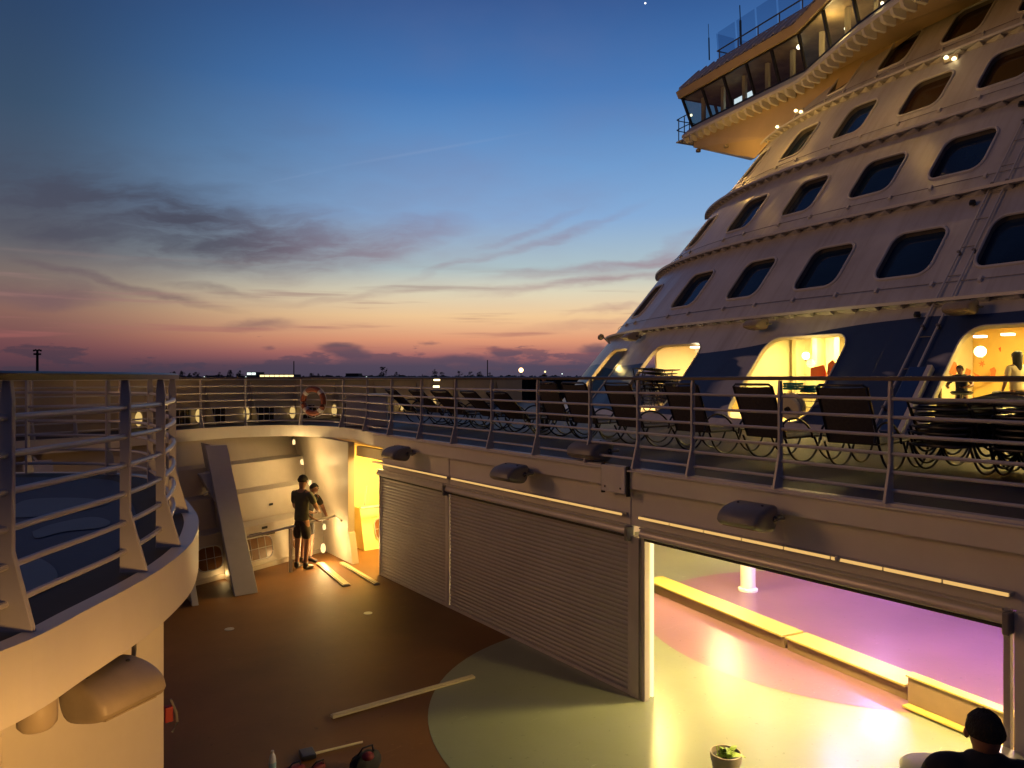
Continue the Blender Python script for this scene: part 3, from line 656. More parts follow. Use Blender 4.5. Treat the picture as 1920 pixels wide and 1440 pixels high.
MB().hexa([(8.72,4.18,.06),(8.30,1.6,.06),(8.42,1.6,.06),(8.84,4.18,.06)],[(8.72,4.18,.36),(8.30,1.6,.36),(8.42,1.6,.36),(8.84,4.18,.36)]).build('panel_face',MATS['bench_front'],t)
MB().hexa([(8.70,4.20,.362),(8.28,1.58,.362),(8.44,1.58,.362),(8.86,4.20,.362)],[(8.70,4.20,.38),(8.28,1.58,.38),(8.44,1.58,.38),(8.86,4.20,.38)]).build('panel_cap',MATS['bench_top'],t)
for px,py,lab in ((690,1150,'small round drain in the dark floor in front of the shutters'),(430,1180,'small round drain near the platform wall')):
    q=atz(px,py,0); t=thing('floor_drain',lab,'drain',(q.x,q.y,0)); MB().lathe([(.07,.001),(.07,.007),(.055,.009)],(q.x,q.y,0),18).build('drain_ring',ALU,t); MB().lathe([(.052,.001),(.052,.006)],(q.x,q.y,0),16).build('drain_grate',DARK,t)
# ---------------------------------------------------------------- loose things on the well floor
PLK=mat('pale_board',(.58,.50,.30),.45,var=.08,scale=6)
def plank(a,b,wd,label,m=PLK):
    a=atz(*a,0);b=atz(*b,0); t_=(b-a).normalized(); nn=Vector((t_.y,-t_.x,0)); c=(a+b)/2; L=(b-a).length
    o=MB(); M_=Matrix.Translation((0,0,0)); o.box(-L/2,L/2,-wd/2,wd/2,.006,.032); o.box(-L/2+.01,L/2-.01,-wd/2+.02,wd/2-.02,.033,.044)
    ob=o.build('board',m,bevel=.004); ob.location=(c.x,c.y,0); ob.rotation_euler=(0,0,math.atan2(t_.y,t_.x)); tag(ob,label,'board',group='long boards lying on the well floor'); return ob
plank((622,1347),(888,1271),.08,'longest pale board lying alone on the open floor')
plank((600,1058),(650,1100),.15,'wide white board lying at the feet of the standing man')
plank((641,1057),(707,1097),.11,'narrow white board ending at the foot of the far shutter')
a=atz(588,1413,0.02); b=atz(680,1391,0.02); t=thing('broom','small broom with a pale handle lying on the floor','broom',tuple(a))
MB().tube([a,b],.012).build('handle',PLK,t,smooth=True); M_=Matrix.Translation(a)@Matrix.Rotation(math.atan2((b-a).y,(b-a).x),4,'Z')
MB().box(-.13,.01,-.09,.09,-.012,.035,M_).build('brush_head',BLACKM,t,bevel=.01)
p=atz(511,1452,0); t=thing('bottle','clear plastic water bottle with a white cap standing on the floor','bottle',tuple(p))
MB().lathe([(.028,.002),(.034,.02),(.033,.15),(.026,.18),(.013,.205)],(p.x,p.y,0),n=18).build('bottle_body',mat('bottle_plastic',(.55,.58,.6),.15),t,smooth=True)
MB().lathe([(.034,.07),(.0345,.12)],(p.x,p.y,0),n=18).build('label_band',mat('bottle_label',(.25,.4,.5),.5),t); MB().lathe([(.015,.206),(.015,.228)],(p.x,p.y,0),n=14).build('cap',RAILW,t)
def bag(px,py,s,label,c,rz):
    p=atz(px,py,0); t=thing('tool_bag',label,'bag',tuple(p),group='tool bags on the well floor')
    m=MB(); n=18
    rows=[]
    for zz,k in ((.004,.85),(.05,1.),(.13,.97),(.19,.8),(.22,.45)):
        rows.append([Vector((p.x,p.y,0))+Matrix.Rotation(rz,3,'Z')@Vector((s*k*math.cos(2*math.pi*i/n)*(1+.12*math.sin(3*i)),s*.55*k*math.sin(2*math.pi*i/n)*(1+.1*math.cos(2*i)),zz*s/.2)) for i in range(n)])
    m.grid(rows,True); b=len(m.v); m.f.append(tuple(range(b-n,b))); m.build('bag_body',c,t,smooth=True)
    q=Vector((p.x,p.y,.0)); MB().tube([q+Vector((-.5*s,0,s)),q+Vector((-.3*s,-.05,1.55*s)),q+Vector((.3*s,-.05,1.55*s)),q+Vector((.5*s,0,s))],.009).build('handle',BLACKM,t,smooth=True)
    return t
REDF=mat('red_fabric',(.16,.012,.02),.7,var=.3,scale=20); BLKF=mat('black_fabric',(.012,.012,.012),.8,var=.3,scale=20)
bag(685,1447,.17,'black tool bag holding something red at the frame bottom',BLKF,.2)
p=atz(690,1430,0.16); t=tag(MB().ball((p.x,p.y,.22),.06,10,sz=.6).build('red_cloth',REDF,smooth=True),'crumpled red cloth stuffed in the black tool bag','cloth')
bag(596,1456,.11,'small dark red pouch left of the black tool bag',REDF,.7)
bag(552,1462,.12,'red bag lying right of the water bottle',REDF,-.2)
# potted plant
p=atz(1361,1462,0); t=thing('potted_plant','leafy green plant in a ribbed pale pot on the pale floor','plant',tuple(p))
POT=mat('pot_glaze',(.30,.26,.19),.4,var=.1)
MB().lathe([(.10,.002),(.115,.03),(.12,.12),(.128,.13),(.128,.16),(.142,.19),(.148,.25),(.148,.262),(.135,.262),(.130,.22),(.125,.20)],(p.x,p.y,0),n=30).build('pot',POT,t,smooth=True)
MB().sheet([(p.x+.128*math.cos(i*.2618),p.y+.128*math.sin(i*.2618),.215) for i in range(24)]).build('soil',BLACKM,t)
LEAF=mat('leaf_green',(.26,.42,.05),.45,var=.3,scale=15)
rnd=random.Random(3)
for i in range(26):
    az=rnd.uniform(0,6.28); L_=rnd.uniform(.10,.20); el=rnd.uniform(.6,1.35); w_=rnd.uniform(.025,.045); m=MB(); rows=[]
    base=Vector((p.x+rnd.uniform(-.05,.05),p.y+rnd.uniform(-.05,.05),.22)); d=Vector((math.cos(az),math.sin(az),0)); sd=Vector((-d.y,d.x,0))
    for k in range(6):
        u=k/5; c=base+d*L_*u*math.cos(el)+Vector((0,0,L_*(u*math.sin(el)-.5*u*u))); ww=w_*math.sin(math.pi*min(.97,.08+u*.92)); rows.append([c-sd*ww+Vector((0,0,.006)),c,c+sd*ww+Vector((0,0,.006))])
    m.grid(rows); m.build('leaf',LEAF,t,smooth=True)
MB().tube([(p.x-.07,p.y+.03,.22),(p.x-.085,p.y+.04,.33)],.005).build('stem',LEAF,t)
# round tub beside the man and white box at the pier
p=atz(1738,1445,0.0); q=atd(1764,1446,4.7); t=thing('round_table','round grey table just left of the dark figure','table',(q.x,q.y,0))
zt=q.z; MB().lathe([(.02,zt-.03),(.22,zt-.03),(.235,zt-.015),(.235,zt),(.22,zt+.008),(.0001,zt+.008)],(q.x,q.y,0),n=36).build('table_top',GREYP,t,smooth=True)
MB().lathe([(.2,.006),(.2,.02),(.04,.04),(.035,zt-.031)],(q.x,q.y,0),n=24).build('pedestal',GREYP,t,smooth=True)
q=Vector((6.15,2.05)); t=thing('white_cabinet','small white cabinet against the pier, partly behind the dark figure','cabinet',(q.x,q.y,0))
MB().box(6.0,6.36,1.95,2.42,.02,.95).build('cabinet_body',RAILW,t,bevel=.01); MB().box(5.98,6.38,1.93,2.44,.952,.985).build('cabinet_top',RAILW,t,bevel=.005)
MB().box(5.985,5.998,2.0,2.37,.1,.9).build('door',RAILW,t); MB().box(5.97,5.984,2.32,2.34,.5,.6).build('handle',GREYP,t)
# ---------------------------------------------------------------- superstructure front
LEAN=.80
KS=[(0,.0097),(5,.0052),(10,.0065),(15,.0166),(20,.0472),(30,.0899)]
def kap(s):
    for (a,ka),(b,kb) in zip(KS,KS[1:]):
        if s<=b: return ka+(kb-ka)*(max(s,a)-a)/(b-a)
    return KS[-1][1]
BC=[]; X_,Y_,TH=13.45,-4.0,.038; DS=.1
X_-=6*math.sin(.038)+.02; Y_-=6
for i in range(410):
    s=-6+i*DS; BC.append((X_,Y_,TH if s>=0 else .038)); 
    X_+=math.sin(TH)*DS; Y_+=math.cos(TH)*DS
    if s>=0: TH+=kap(s)*DS
def base(s):
    f=max(0,min(len(BC)-1.001,(s+6)/DS)); i=int(f); k=f-i
    return tuple(BC[i][j]*(1-k)+BC[i+1][j]*k for j in range(3))
def S(s,zz,o=0.):
    """point of the leaning front: s along the deck, zz height, o metres outward"""
    X,Y,th=base(s); a=LEAN*(zz-EZ); n=math.sqrt(1+LEAN*LEAN)
    return Vector((X+math.cos(th)*(a-o/n),Y-math.sin(th)*(a-o/n),zz+o*LEAN/n))
CS=[26.6,24.11,20.0,17.05,14.5,12.2,10.0,7.9,5.8,3.7,1.5,-.7]
LZ=[D-.02,5.42,7.80,10.20,12.62,14.9]
RZ=[None,6.50,8.97,11.43,13.82]
sup=thing('ship_superstructure','curved white ship front leaning back, with rows of windows over a blue lower band','ship',(14,6,D))
def hullmat():
    m=bpy.data.materials.new('hull_front'); m.use_nodes=True; T=NT(m.node_tree); b=T.t.nodes['Principled BSDF']
    tcn=T.n('ShaderNodeTexCoord'); uv=T.n('ShaderNodeSeparateXYZ',i_0=tcn.outputs['UV']); s_,z_=uv.outputs[0],uv.outputs[1]   # s and z in metres
    nz=T.n('ShaderNodeTexNoise',i_Vector=tcn.outputs['UV'],i_Scale=.9,i_Detail=7.,i_Roughness=.6)
    st=T.n('ShaderNodeTexNoise',i_Vector=T.n('ShaderNodeCombineXYZ',i_0=T.m('MULTIPLY',s_,5.),i_1=T.m('MULTIPLY',z_,.35)).outputs[0],i_Scale=1.,i_Detail=5.,i_Roughness=.6)
    wcol=T.mix(mr(T,nz.outputs[0],.3,.7),(.46,.44,.43,1),(.60,.58,.56,1)); wcol=T.mix(mr(T,st.outputs[0],.48,.72,0,.5),wcol,(.33,.28,.23,1))
    # blue band: upper edge rises towards small s (near end), pale waves inside
    top=T.m('ADD',T.m('MULTIPLY',T.m('MINIMUM',T.m('MAXIMUM',T.m('SUBTRACT',19.5,s_),0),8.5),.095),T.m('ADD',4.22,T.m('MULTIPLY',T.m('SINE',T.m('MULTIPLY',s_,1.1)),.05)))
    blue=T.m('MULTIPLY',T.m('LESS_THAN',z_,top),T.m('GREATER_THAN',z_,2.86))
    wav=T.n('ShaderNodeTexNoise',i_Vector=T.n('ShaderNodeCombineXYZ',i_0=T.m('MULTIPLY',s_,.32),i_1=T.m('MULTIPLY',z_,1.5),i_2=2.2).outputs[0],i_Scale=1.0,i_Detail=2.,i_Roughness=.4)
    wv=T.m('MULTIPLY',T.m('MULTIPLY',mr(T,wav.outputs[0],.575,.59),mr(T,z_,4.35,4.30)),mr(T,s_,15.5,16.0,1,0))
    col=T.mix(T.m('MULTIPLY',blue,T.m('SUBTRACT',1.,T.m('MULTIPLY',wv,.8))),wcol,(.034,.055,.125,1))
    T.t.links.new(col,b.inputs['Base Color']); b.inputs['Roughness'].default_value=.38
    # plate seams and slight buckling
    bk=T.n('ShaderNodeTexNoise',i_Vector=tcn.outputs['UV'],i_Scale=1.3,i_Detail=2.)
    sm=T.m('LESS_THAN',T.m('ABSOLUTE',T.m('SUBTRACT',T.m('FRACT',T.m('MULTIPLY',s_,.30)),.5)),.0035)
    bp=T.n('ShaderNodeBump',i_Strength=.5,i_Distance=.05,i_Height=T.m('SUBTRACT',bk.outputs[0],T.m('MULTIPLY',sm,.25))); T.t.links.new(bp.outputs[0],b.inputs['Normal'])
    return m
HULL=hullmat()
def rr_st(w_,h_,r_,n=6,k=4):
    """rounded rectangle and matching points on an outer rectangle of half size (A,B) given later: list of (x,y,tag)"""
    out=[]
    cs=[(1,1,0),(-1,1,90),(-1,-1,180),(1,-1,270)]
    for ci,(sx,sy,a0) in enumerate(cs):
        cx,cy=sx*(w_/2-r_),sy*(h_/2-r_)
        for i in range(n+1):
            a=R(a0+90*i/n); out.append((cx+r_*math.cos(a),cy+r_*math.sin(a),ci,i/n))
        nx=cs[(ci+1)%4]; ex,ey=nx[0]*(w_/2-r_),nx[1]*(h_/2-r_); a=R(a0+90)
        p0=(cx+r_*math.cos(a),cy+r_*math.sin(a)); p1=(ex+r_*math.cos(a),ey+r_*math.sin(a))
        for j in range(1,k): out.append((p0[0]+(p1[0]-p0[0])*j/k,p0[1]+(p1[1]-p0[1])*j/k,None,(ci,j/k)))
    return out
class Skin:
    def __init__(s): s.v=[];s.uv=[];s.f=[]
    def add(s,sz,fs):
        b=len(s.v); s.v+=[S(a,z_) for a,z_ in sz]; s.uv+=list(sz); s.f+=[tuple(b+i for i in f) for f in fs]
    def quad(s,s0,s1,z0,z1,n=6):
        rows=[(a,z_) for z_ in (z0,z1) for a in [s0+(s1-s0)*i/n for i in range(n+1)]]
        s.add(rows,[(i,i+1,n+2+i,n+1+i) for i in range(n)])
    def cell(s,s0,s1,z0,z1,sc_,zc,w_,h_,r_):
        inn=rr_st(w_,h_,r_); outer=[]; inner=[]
        for (a,b,ci,t) in inn:
            inner.append((sc_+a,zc+b))
            X=(s1 if a>0 else s0); Yv=(z1 if b>0 else z0)
            if ci is not None:
                cx=(s1,z1) if ci==0 else (s0,z1) if ci==1 else (s0,z0) if ci==2 else (s1,z0)
                # along incoming side then outgoing side
                fr=(t-.5)*2
                ix,iz=sc_+a,zc+b
                sx0=sc_+(w_/2-r_)*(1 if ci in(0,3) else -1); sz0=zc+(h_/2-r_)*(1 if ci in(0,1) else -1)
                if ci in (0,2):   # starts on vertical side
                    o=(cx[0],sz0+(cx[1]-sz0)*min(1,t*2)) if t<=.5 else (cx[0]+(sx0-cx[0])*fr,cx[1])
                else:             # starts on horizontal side
                    o=(sx0+(cx[0]-sx0)*min(1,t*2),cx[1]) if t<=.5 else (cx[0],cx[1]+(sz0-cx[1])*fr)
                outer.append(o)
            else:
                c_,_=t
                if c_ in (0,2): outer.append((sc_+a,z1 if c_==0 else z0))
                else: outer.append((s0 if c_==1 else s1,zc+b))
        n=len(inner); s.add(inner+outer,[(i,(i+1)%n,n+(i+1)%n,n+i) for i in range(n)])
        return inner
    def build(s,name,parent):
        m=MB(); m.v=[tuple(v) for v in s.v]; m.f=s.f; me=bpy.data.meshes.new(name); me.from_pydata(m.v,[],m.f); 
        ul=me.uv_layers.new(name='UVMap')
        for l in me.loops: ul.data[l.index].uv=s.uv[l.vertex_index]
        bm=bmesh.new(); bm.from_mesh(me)
        for f in bm.faces:
            if f.normal.x>0: f.normal_flip()
        bm.to_mesh(me); bm.free()
        for p in me.polygons: p.use_smooth=True
        o=bpy.data.objects.new(name,me); COL.objects.link(o); me.materials.append(HULL); o.parent=parent; o.matrix_parent_inverse=parent_inv(parent); return o
def window(inner,depth,parent,glass,fr=.035,lit=False):
    N=len(inner)
    w0=MB(); rows=[[S(a,z_,o) for a,z_ in inner] for o in (.0,-depth)]
    w0.grid(rows,True); fo=w0.build('window_frame',GREYP if not lit else CREAM,parent,smooth=True)
    MB().tube([S(a,z_,.012) for a,z_ in inner],fr,6,closed=True).build('window_trim',WHITE,parent,smooth=True)
    g=MB().sheet([S(a,z_,-depth+.02) for a,z_ in inner]).build('window_pane',glass,fo)
    bm=bmesh.new(); bm.from_mesh(g.data); bmesh.ops.triangulate(bm,faces=bm.faces); bm.to_mesh(g.data); bm.free()
    return fo
# window rows above
BROWNG=mat('brown_window_glass',(.050,.025,.010),.10)  # brown base colour for the glass of the upper rows
for r in range(1,5):
    z0,z1,zc=LZ[r],LZ[r+1],RZ[r]; sk=Skin(); edges=[33.]+[(a+b)/2 for a,b in zip(CS,CS[1:])]+[-5]
    sk.quad(edges[0],edges[0]-.01,z0,z1,1)
    for j,c in enumerate(CS):
        a,b=edges[j+1],min(edges[j],c+3)
        if j==0: sk.quad(b,edges[0],z0,z1,10)
        w_=1.32 if j>2 else 1.5
        inner=sk.cell(a,b,z0,z1,c,zc,w_,1.12 if r<4 else 1.2,.27)
        if 1<=j<=8: window(inner,.16,sup,BROWNG if (r==4 or (r==3 and j>3)) else GLASSD)
    sk.build('hull_front',sup)
# lit row
sk=Skin(); LW=[(22.5,1.9),(18.45,2.45),(13.75,2.3),(8.85,2.75),(4.0,2.7)]
zlo,zhi=LZ[0],LZ[1]; ed=[24.6,20.5,16.1,11.7,6.8,1.5]
sk.quad(ed[0],33,zlo,zhi,20); sk.quad(-5,ed[-1],zlo,zhi,10)
for j,(c,w_) in enumerate(LW):
    inner=sk.cell(ed[j+1],ed[j],zlo,zhi,c,3.80,w_,1.88,.36)
    window(inner,.09,sup,PANE,.018,lit=True)
sk.build('hull_front',sup)
# top row closing plate
sk=Skin(); sk.quad(-5,33,LZ[5],17.0,60); sk.build('hull_front',sup)
# ledges with gussets
def ledge(zz,s0,s1,dp,pitch,gh):
    n=int((s1-s0)/.25); out=[]
    prof=((0,-.02),(0,.03),(dp,.03),(dp,-.035),(dp-.03,-.035),(dp-.03,-.02))
    rows=[]
    for (o,dz) in prof:
        row=[]
        for i in range(n+1):
            s=s0+(s1-s0)*i/n; X,Y,th=base(s); a=LEAN*(zz-EZ)-o; row.append(Vector((X+math.cos(th)*a,Y-math.sin(th)*a,zz+dz)))
        rows.append(row)
    m=MB().grid(rows+[rows[0]]); o=m.build('ledge',WHITE,sup)
    # pleated underside: one folded strip
    cols=[]; k=int((s1-s0)/pitch)
    def P(s,o_,dz):
        X,Y,th=base(s); a_=LEAN*(zz-EZ)-o_; return Vector((X+math.cos(th)*a_,Y-math.sin(th)*a_,zz+dz))
    for i in range(k):
        s=s0+i*pitch
        for ds,e in ((0,.03),(.012,dp-.04),(.05,dp-.04),(pitch-.01,.03)):
            cols.append([P(s+ds,e,-.03),P(s+ds,max(.0,e*.9)+.0,-.06),P(s+ds,-LEAN*gh+.02+(e*.12),-gh)])
    g=MB().grid(list(map(list,zip(*cols)))); g.build('pleated_underside',WHITE,o)
ledge(LZ[1]-.10,-4,29.5,.26,.56,.20)
for zz in LZ[2:5]: ledge(zz,-4,29.5,.30,.56,.20)
# grab wires under the windows
for r in range(1,5):
    zz=RZ[r]-.83; m=MB(); m.tube([S(-4+.5*i,zz,.05) for i in range(66)],.009,5)
    o=m.build('grab_wire',GREYP,sup)
    for c in CS[1:9]:
        for ds in (-.9,.35):
            MB().extr([S(c+ds-.03,zz-.05,.0),S(c+ds+.03,zz-.05,.0),S(c+ds+.03,zz+.05,.0),S(c+ds-.03,zz+.05,.0)],S(0,5,.07)-S(0,5,0)).build('wire_cleat',WHITE,o)
# pipes running up the front between two window columns
for ds in (0,.30):
    pq=MB().tube([S(10.72+ds,2.8+.4*i,.07) for i in range(36)],.022,6).build('riser_pipe',WHITE,sup,smooth=True)
    for i in range(8): MB().tube([S(10.72+ds,3.2+1.55*i,.0),S(10.72+ds,3.2+1.55*i,.10)],.035,8).build('pipe_clip',GREYP,pq)
for i in range(20): MB().tube([S(10.72,3.3+.62*i,.07),S(11.02,3.3+.62*i,.07)],.010,5).build('rung',GREYP,sup)
for i in range(4): MB().lathe([(.06,-.05),(.07,0),(.05,.06)],S(11.25,5.0+2.45*i,.08),10).build('cable_box',BLACKM,sup)
m=MB()
for a,b in ((12.0,2.9),(12.0,3.9)):
    pass
m.extr([S(10.52,2.75,.02),S(10.86,2.75,.02),S(10.86,3.92,.02),S(10.52,3.92,.02)],S(0,5,.12)-S(0,5,0)); m.build('access_panel',mat('blue_panel',(.02,.06,.20),.4),sup,bevel=.02)
MB().extr([S(10.42,2.75,.02),S(10.51,2.75,.02),S(10.51,3.94,.02),S(10.42,3.94,.02)],S(0,5,.13)-S(0,5,0)).build('access_panel_edge',WHITE,sup)
# lamp housings under the first ledge
for s_,lab in ((21.2,'lamp housing under the first ledge above the leftmost lit window'),(15.2,'lamp housing under the first ledge between two lit windows'),(10.25,'lamp housing under the first ledge beside the ladder')):
    best=S(s_,4.92,.0); X,Y,th=base(s_); t=flood(lab,tuple(S(s_,4.95,.24)),rz=-th,s=1.0,m1=TANH,group='lamp housings on the ship front')
# two small deck cameras / spots near silhouette
t=thing('wall_spotlight','small spotlight sticking out at the lower left corner of the ship front','lamp',tuple(S(24.3,5.0,.1)))
q=S(24.3,4.95,.1); MB().tube([q,q+Vector((-.35,.0,.25))],.03).build('arm',WHITE,t,smooth=True); MB().lathe([(.05,-.12),(.1,-.05),(.1,.05),(.04,.12)],q+Vector((-.42,0,.22)),14,M=Matrix.Rotation(R(60),3,'Y')).build('lamp_head',TANH,t,smooth=True)
# ---------------------------------------------------------------- lit promenade behind the windows
pr_=thing('lit_promenade','yellow lit promenade behind the big windows of the ship front','room',(17,9,D))
YW=mat('promenade_wall',(.80,.56,.16),.6,var=.04); YW2=mat('promenade_panel',(.78,.70,.46),.5,var=.03)
def off(s,o,zz):
    X,Y,th=base(s); return Vector((X+math.cos(th)*o,Y-math.sin(th)*o,zz))
def strip(name,s0,s1,o0,o1,z0,z1,m,par=None,n=24):
    """box following the curved front"""
    rows=[]
    for (o,zz) in ((o0,z0),(o0,z1),(o1,z1),(o1,z0)):
        rows.append([off(s0+(s1-s0)*i/n,o,zz) for i in range(n+1)])
    mm=MB().grid(rows+[rows[0]]); e=len(rows[0]); mm.f+= [(0,e,2*e,3*e),(e-1,2*e-1,3*e-1,4*e-1)]
    return mm.build(name,m,par)
strip('back_wall',-4,26,3.6,3.7,D,5.2,YW,pr_); strip('ceiling',-4,26,1.3,3.59,4.98,5.1,YW,pr_); strip('promenade_floor',-4,26,-.25,3.59,D-.02,D+.05,YW2,pr_)
for s_ in (20.6,16.2,11.7,6.8): strip('partition',s_-.05,s_+.05,1.2,3.58,D+.06,4.96,YW2,pr_,2)
for s_ in (15.8,15.1,14.4,13.8): strip('wall_rib',s_,s_+.16,2.6,2.9,D+.06,4.97,YW2,pr_,2)
strip('rib_wall',13.7,16.0,2.92,3.0,D+.06,4.97,YW2,pr_,8)
for s_ in (18.6,18.0,17.4): strip('wall_rib',s_,s_+.08,3.4,3.58,D+.06,4.97,YW2,pr_,2)
def globe(px,py,d_,r_,label,pw):
    q=atd(px,py,d_); t=thing('globe_lamp',label,'lamp',tuple(q),group='round lamps of the promenade')
    MB().ball(q,r_,16).build('globe',GLOBE,t,smooth=True); MB().lathe([(.03,-.02),(.05,.0),(.03,.02)],q+Vector((0,0,-r_-.01)),12).build('lamp_base',RAILW,t)
    point('globe_light',q+Vector((-.25,0,.12)),pw,'yellow',.1)
globe(1511,667,16.6,.085,'round lamp in the middle lit window with striped wall',18)
globe(1838,659,14.9,.11,'large round lamp on the wall behind the seated boy',22)
globe(1160,689,24.0,.10,'round lamp at the far left edge of the ship front',16)
for s_,p,c in ((18.4,240,'cream'),(14.8,140,'yellow'),(12.9,100,'yellow'),(9.4,210,'yellow'),(8.0,90,'yellow'),(22.4,170,'cream'),(4.3,120,'yellow')):
    q=off(s_,2.0,4.92); area('promenade_light',q,.5,p,c)
for px,py,d_ in ((1303,651,20.2),(1890,627,14.2),(1838,631,14.5)):
    q=atd(px,py,d_); t=tag(MB().box(q.x-.09,q.x+.09,q.y-.09,q.y+.09,q.z-.02,q.z+.02).build('ceiling_spot',SPOT),{1303:'bright ceiling light in the upper corner of the window full of chairs',1890:'ceiling light above the long-haired woman',1838:'ceiling light above the large round lamp'}[px],'ceiling light')
# orange mural shapes on the back wall near the people
def mural(pts,d_,m,label,th=.02):
    q=[atd(a,b,d_) for a,b in pts]; o=MB().extr(q,ray(1850,700)*th).build('wall_decoration',m); tag(o,label,'wall art',group='orange shapes on the promenade wall')
mural([(1777,672),(1793,680),(1797,694),(1790,704),(1778,697)],15.9,ORANGE,'orange rounded patch behind the seated boy')
mural([(1812,690),(1820,694),(1819,706),(1808,702)],15.9,ORANGE,'small orange patch right of the boy\'s head')
st=[]
for i in range(12):
    a=R(30*i+12); r_=7 if i%2==0 else 3.2; st.append((1841+r_*math.cos(a),682+r_*math.sin(a)))
mural(st,15.9,ORANGE,'orange star on the wall below the big lamp')
mural([(1872,653),(1880,648),(1898,656),(1912,664),(1908,674),(1898,668),(1884,662),(1875,659)],15.9,ORANGE,'slanted orange brim shape on the wall beside the woman')
mural([(1886,640),(1896,634),(1908,642),(1908,654),(1896,650)],15.9,ORANGE,'small orange block above the slanted brim shape')
mural([(1856,692),(1864,688),(1868,694),(1865,712),(1858,708)],15.9,ORANGE,'narrow curved orange shape left of the woman')
mural([(1825,698),(1840,706),(1862,709),(1862,712),(1830,710)],15.9,ORANGE,'low orange wave right of the seated boy')
mural([(1552,682),(1562,674),(1570,690),(1568,708),(1550,712)],16.4,ORANGE,'big orange patch seen in the middle lit window')
mural([(1520,690),(1544,684),(1550,700),(1548,712),(1520,712)],16.5,ORANGE,'striped orange chair-back shape in the middle lit window')
MB2=MB()
# table at the window with the people
q=atd(1850,712,13.4); t=thing('long_table','long pale table in front of the seated boy and the woman','table',(q.x,q.y,D+.06))
M_=Matrix.Translation((q.x,q.y,0))@Matrix.Rotation(-.1,4,'Z')
MB().box(-.35,.35,-1.1,1.1,q.z-.04,q.z,M_).build('table_top',RAILW,t,bevel=.01)
for sx in (-.28,.28):
    for sy in (-1,1): MB().box(sx-.025,sx+.025,sy-.025,sy+.025,D+.055,q.z-.041,M_).build('leg',BLACKM,t)
for k,(px,lab) in enumerate(((1803,'dark chair left of the table opening'),(1882,'dark low chair under the table below the woman'))):
    q=atd(px,735,13.9); t=thing('stool',lab,'stool',(q.x,q.y,D+.06)); MB().lathe([(.16,q.z-.05),(.19,q.z-.02),(.19,q.z),(.15,q.z+.02)],(q.x,q.y,0),18).build('seat',BLACKM,t,smooth=True); MB().lathe([(.15,D+.055),(.15,D+.07),(.025,D+.09),(.025,q.z-.051)],(q.x,q.y,0),14).build('pedestal',GREYP,t,smooth=True)
# round white drum and teal towels in the middle window
q=atd(1484,762,15.4); t=thing('hose_reel','round white reel low in the middle lit window','reel',tuple(q))
MB().lathe([(.05,-.13),(.24,-.13),(.27,-.10),(.27,-.06),(.18,-.05),(.18,.05),(.27,.06),(.27,.10),(.24,.13),(.05,.13)],q,28,M=Matrix.Rotation(R(70),3,'Y')).build('drum',YW2,t,smooth=True)
MB().lathe([(.01,-.2),(.05,-.2),(.05,.2),(.01,.2)],q,14,M=Matrix.Rotation(R(70),3,'Y')).build('hub',BLACKM,t)
TEAL=mat('teal_towel',(.02,.22,.20),.8)
for px,py,lab in ((1488,722,'left teal towel pile in the middle lit window'),(1520,727,'right teal towel pile in the middle lit window')):
    q=atd(px,py,15.6); t=thing('towel_pile',lab,'towels',tuple(q)); 
    for k in range(3): MB().box(q.x-.14,q.x+.14,q.y-.17+.01*k,q.y+.17,q.z-.1+.052*k,q.z-.052+.052*k).build('towel',TEAL,t,bevel=.018)
q=atd(1515,741,15.5); t=thing('cart','dark wire cart holding the teal towels in the middle lit window','cart',(q.x,q.y,D+.06))
MB().box(q.x-.2,q.x+.2,q.y-.55,q.y+.6,q.z+.0,q.z+.03).build('shelf',GREYP,t)
for sy in (-.5,.55):
    MB().tube([(q.x-.18,q.y+sy,q.z),(q.x-.18,q.y+sy,D+.08)],.015).build('leg',BLACKM,t); MB().tube([(q.x+.18,q.y+sy,q.z),(q.x+.18,q.y+sy,D+.08)],.015).build('leg',BLACKM,t)
m=MB()
for k in range(3): m.tube([(q.x-.19,q.y-.5,q.z-.12-.12*k),(q.x-.19,q.y+.55,q.z-.12-.12*k)],.008)
m.build('wire_side',BLACKM,t)
# ---------------------------------------------------------------- bridge wing
bz0,bz1=14.55,15.85
WP=[(27.6,21.6),(25.1,21.1),(23.7,14.8),(21.9,12.0),(20.5,9.2),(19.8,5.0),(19.7,-4)]
# refine corner positions from bearings and the height of the sill
WP[1]=tuple(atz(1297,239,bz0).xy); WP[2]=tuple(atz(1510,134,bz0).xy)
v=Vector(WP[1])-Vector(WP[2]); v.normalize(); WP[0]=tuple(Vector(WP[1])+Vector((v.y,-v.x))*3.2)
print('wing',WP)
WPH=Path(WP)
def poly_off(P,d):
    P=[Vector(p) for p in P]; out=[]
    for i,p in enumerate(P):
        ns=[]
        if i>0: t=(p-P[i-1]).normalized(); ns.append(Vector((t.y,-t.x)))
        if i<len(P)-1: t=(P[i+1]-p).normalized(); ns.append(Vector((t.y,-t.x)))
        n=sum(ns,Vector((0,0))); n.normalize(); k=1/max(.5,n.dot(ns[0])); out.append(p+n*d*k)
    return out
# path runs far -> near along the front, so its right-hand normal points to -X (outward)
bg_=thing('ship_bridge','glazed bridge wing cantilevered from the top of the ship front','bridge',(24.5,18,14))
SOF=mat('bridge_soffit',(.55,.42,.24),.45,var=.06,scale=1.5)  # white paint tinted tan; warm lamplight is put into the colour
def ringz(specs,mtl,name,par=bg_,closed=True):
    rows=[[Vector((p.x,p.y,zz)) for p in poly_off(WP,d)] for d,zz in specs]
    m=MB().grid(rows+([rows[0]] if closed else [])); return m.build(name,mtl,par)
LN=.30
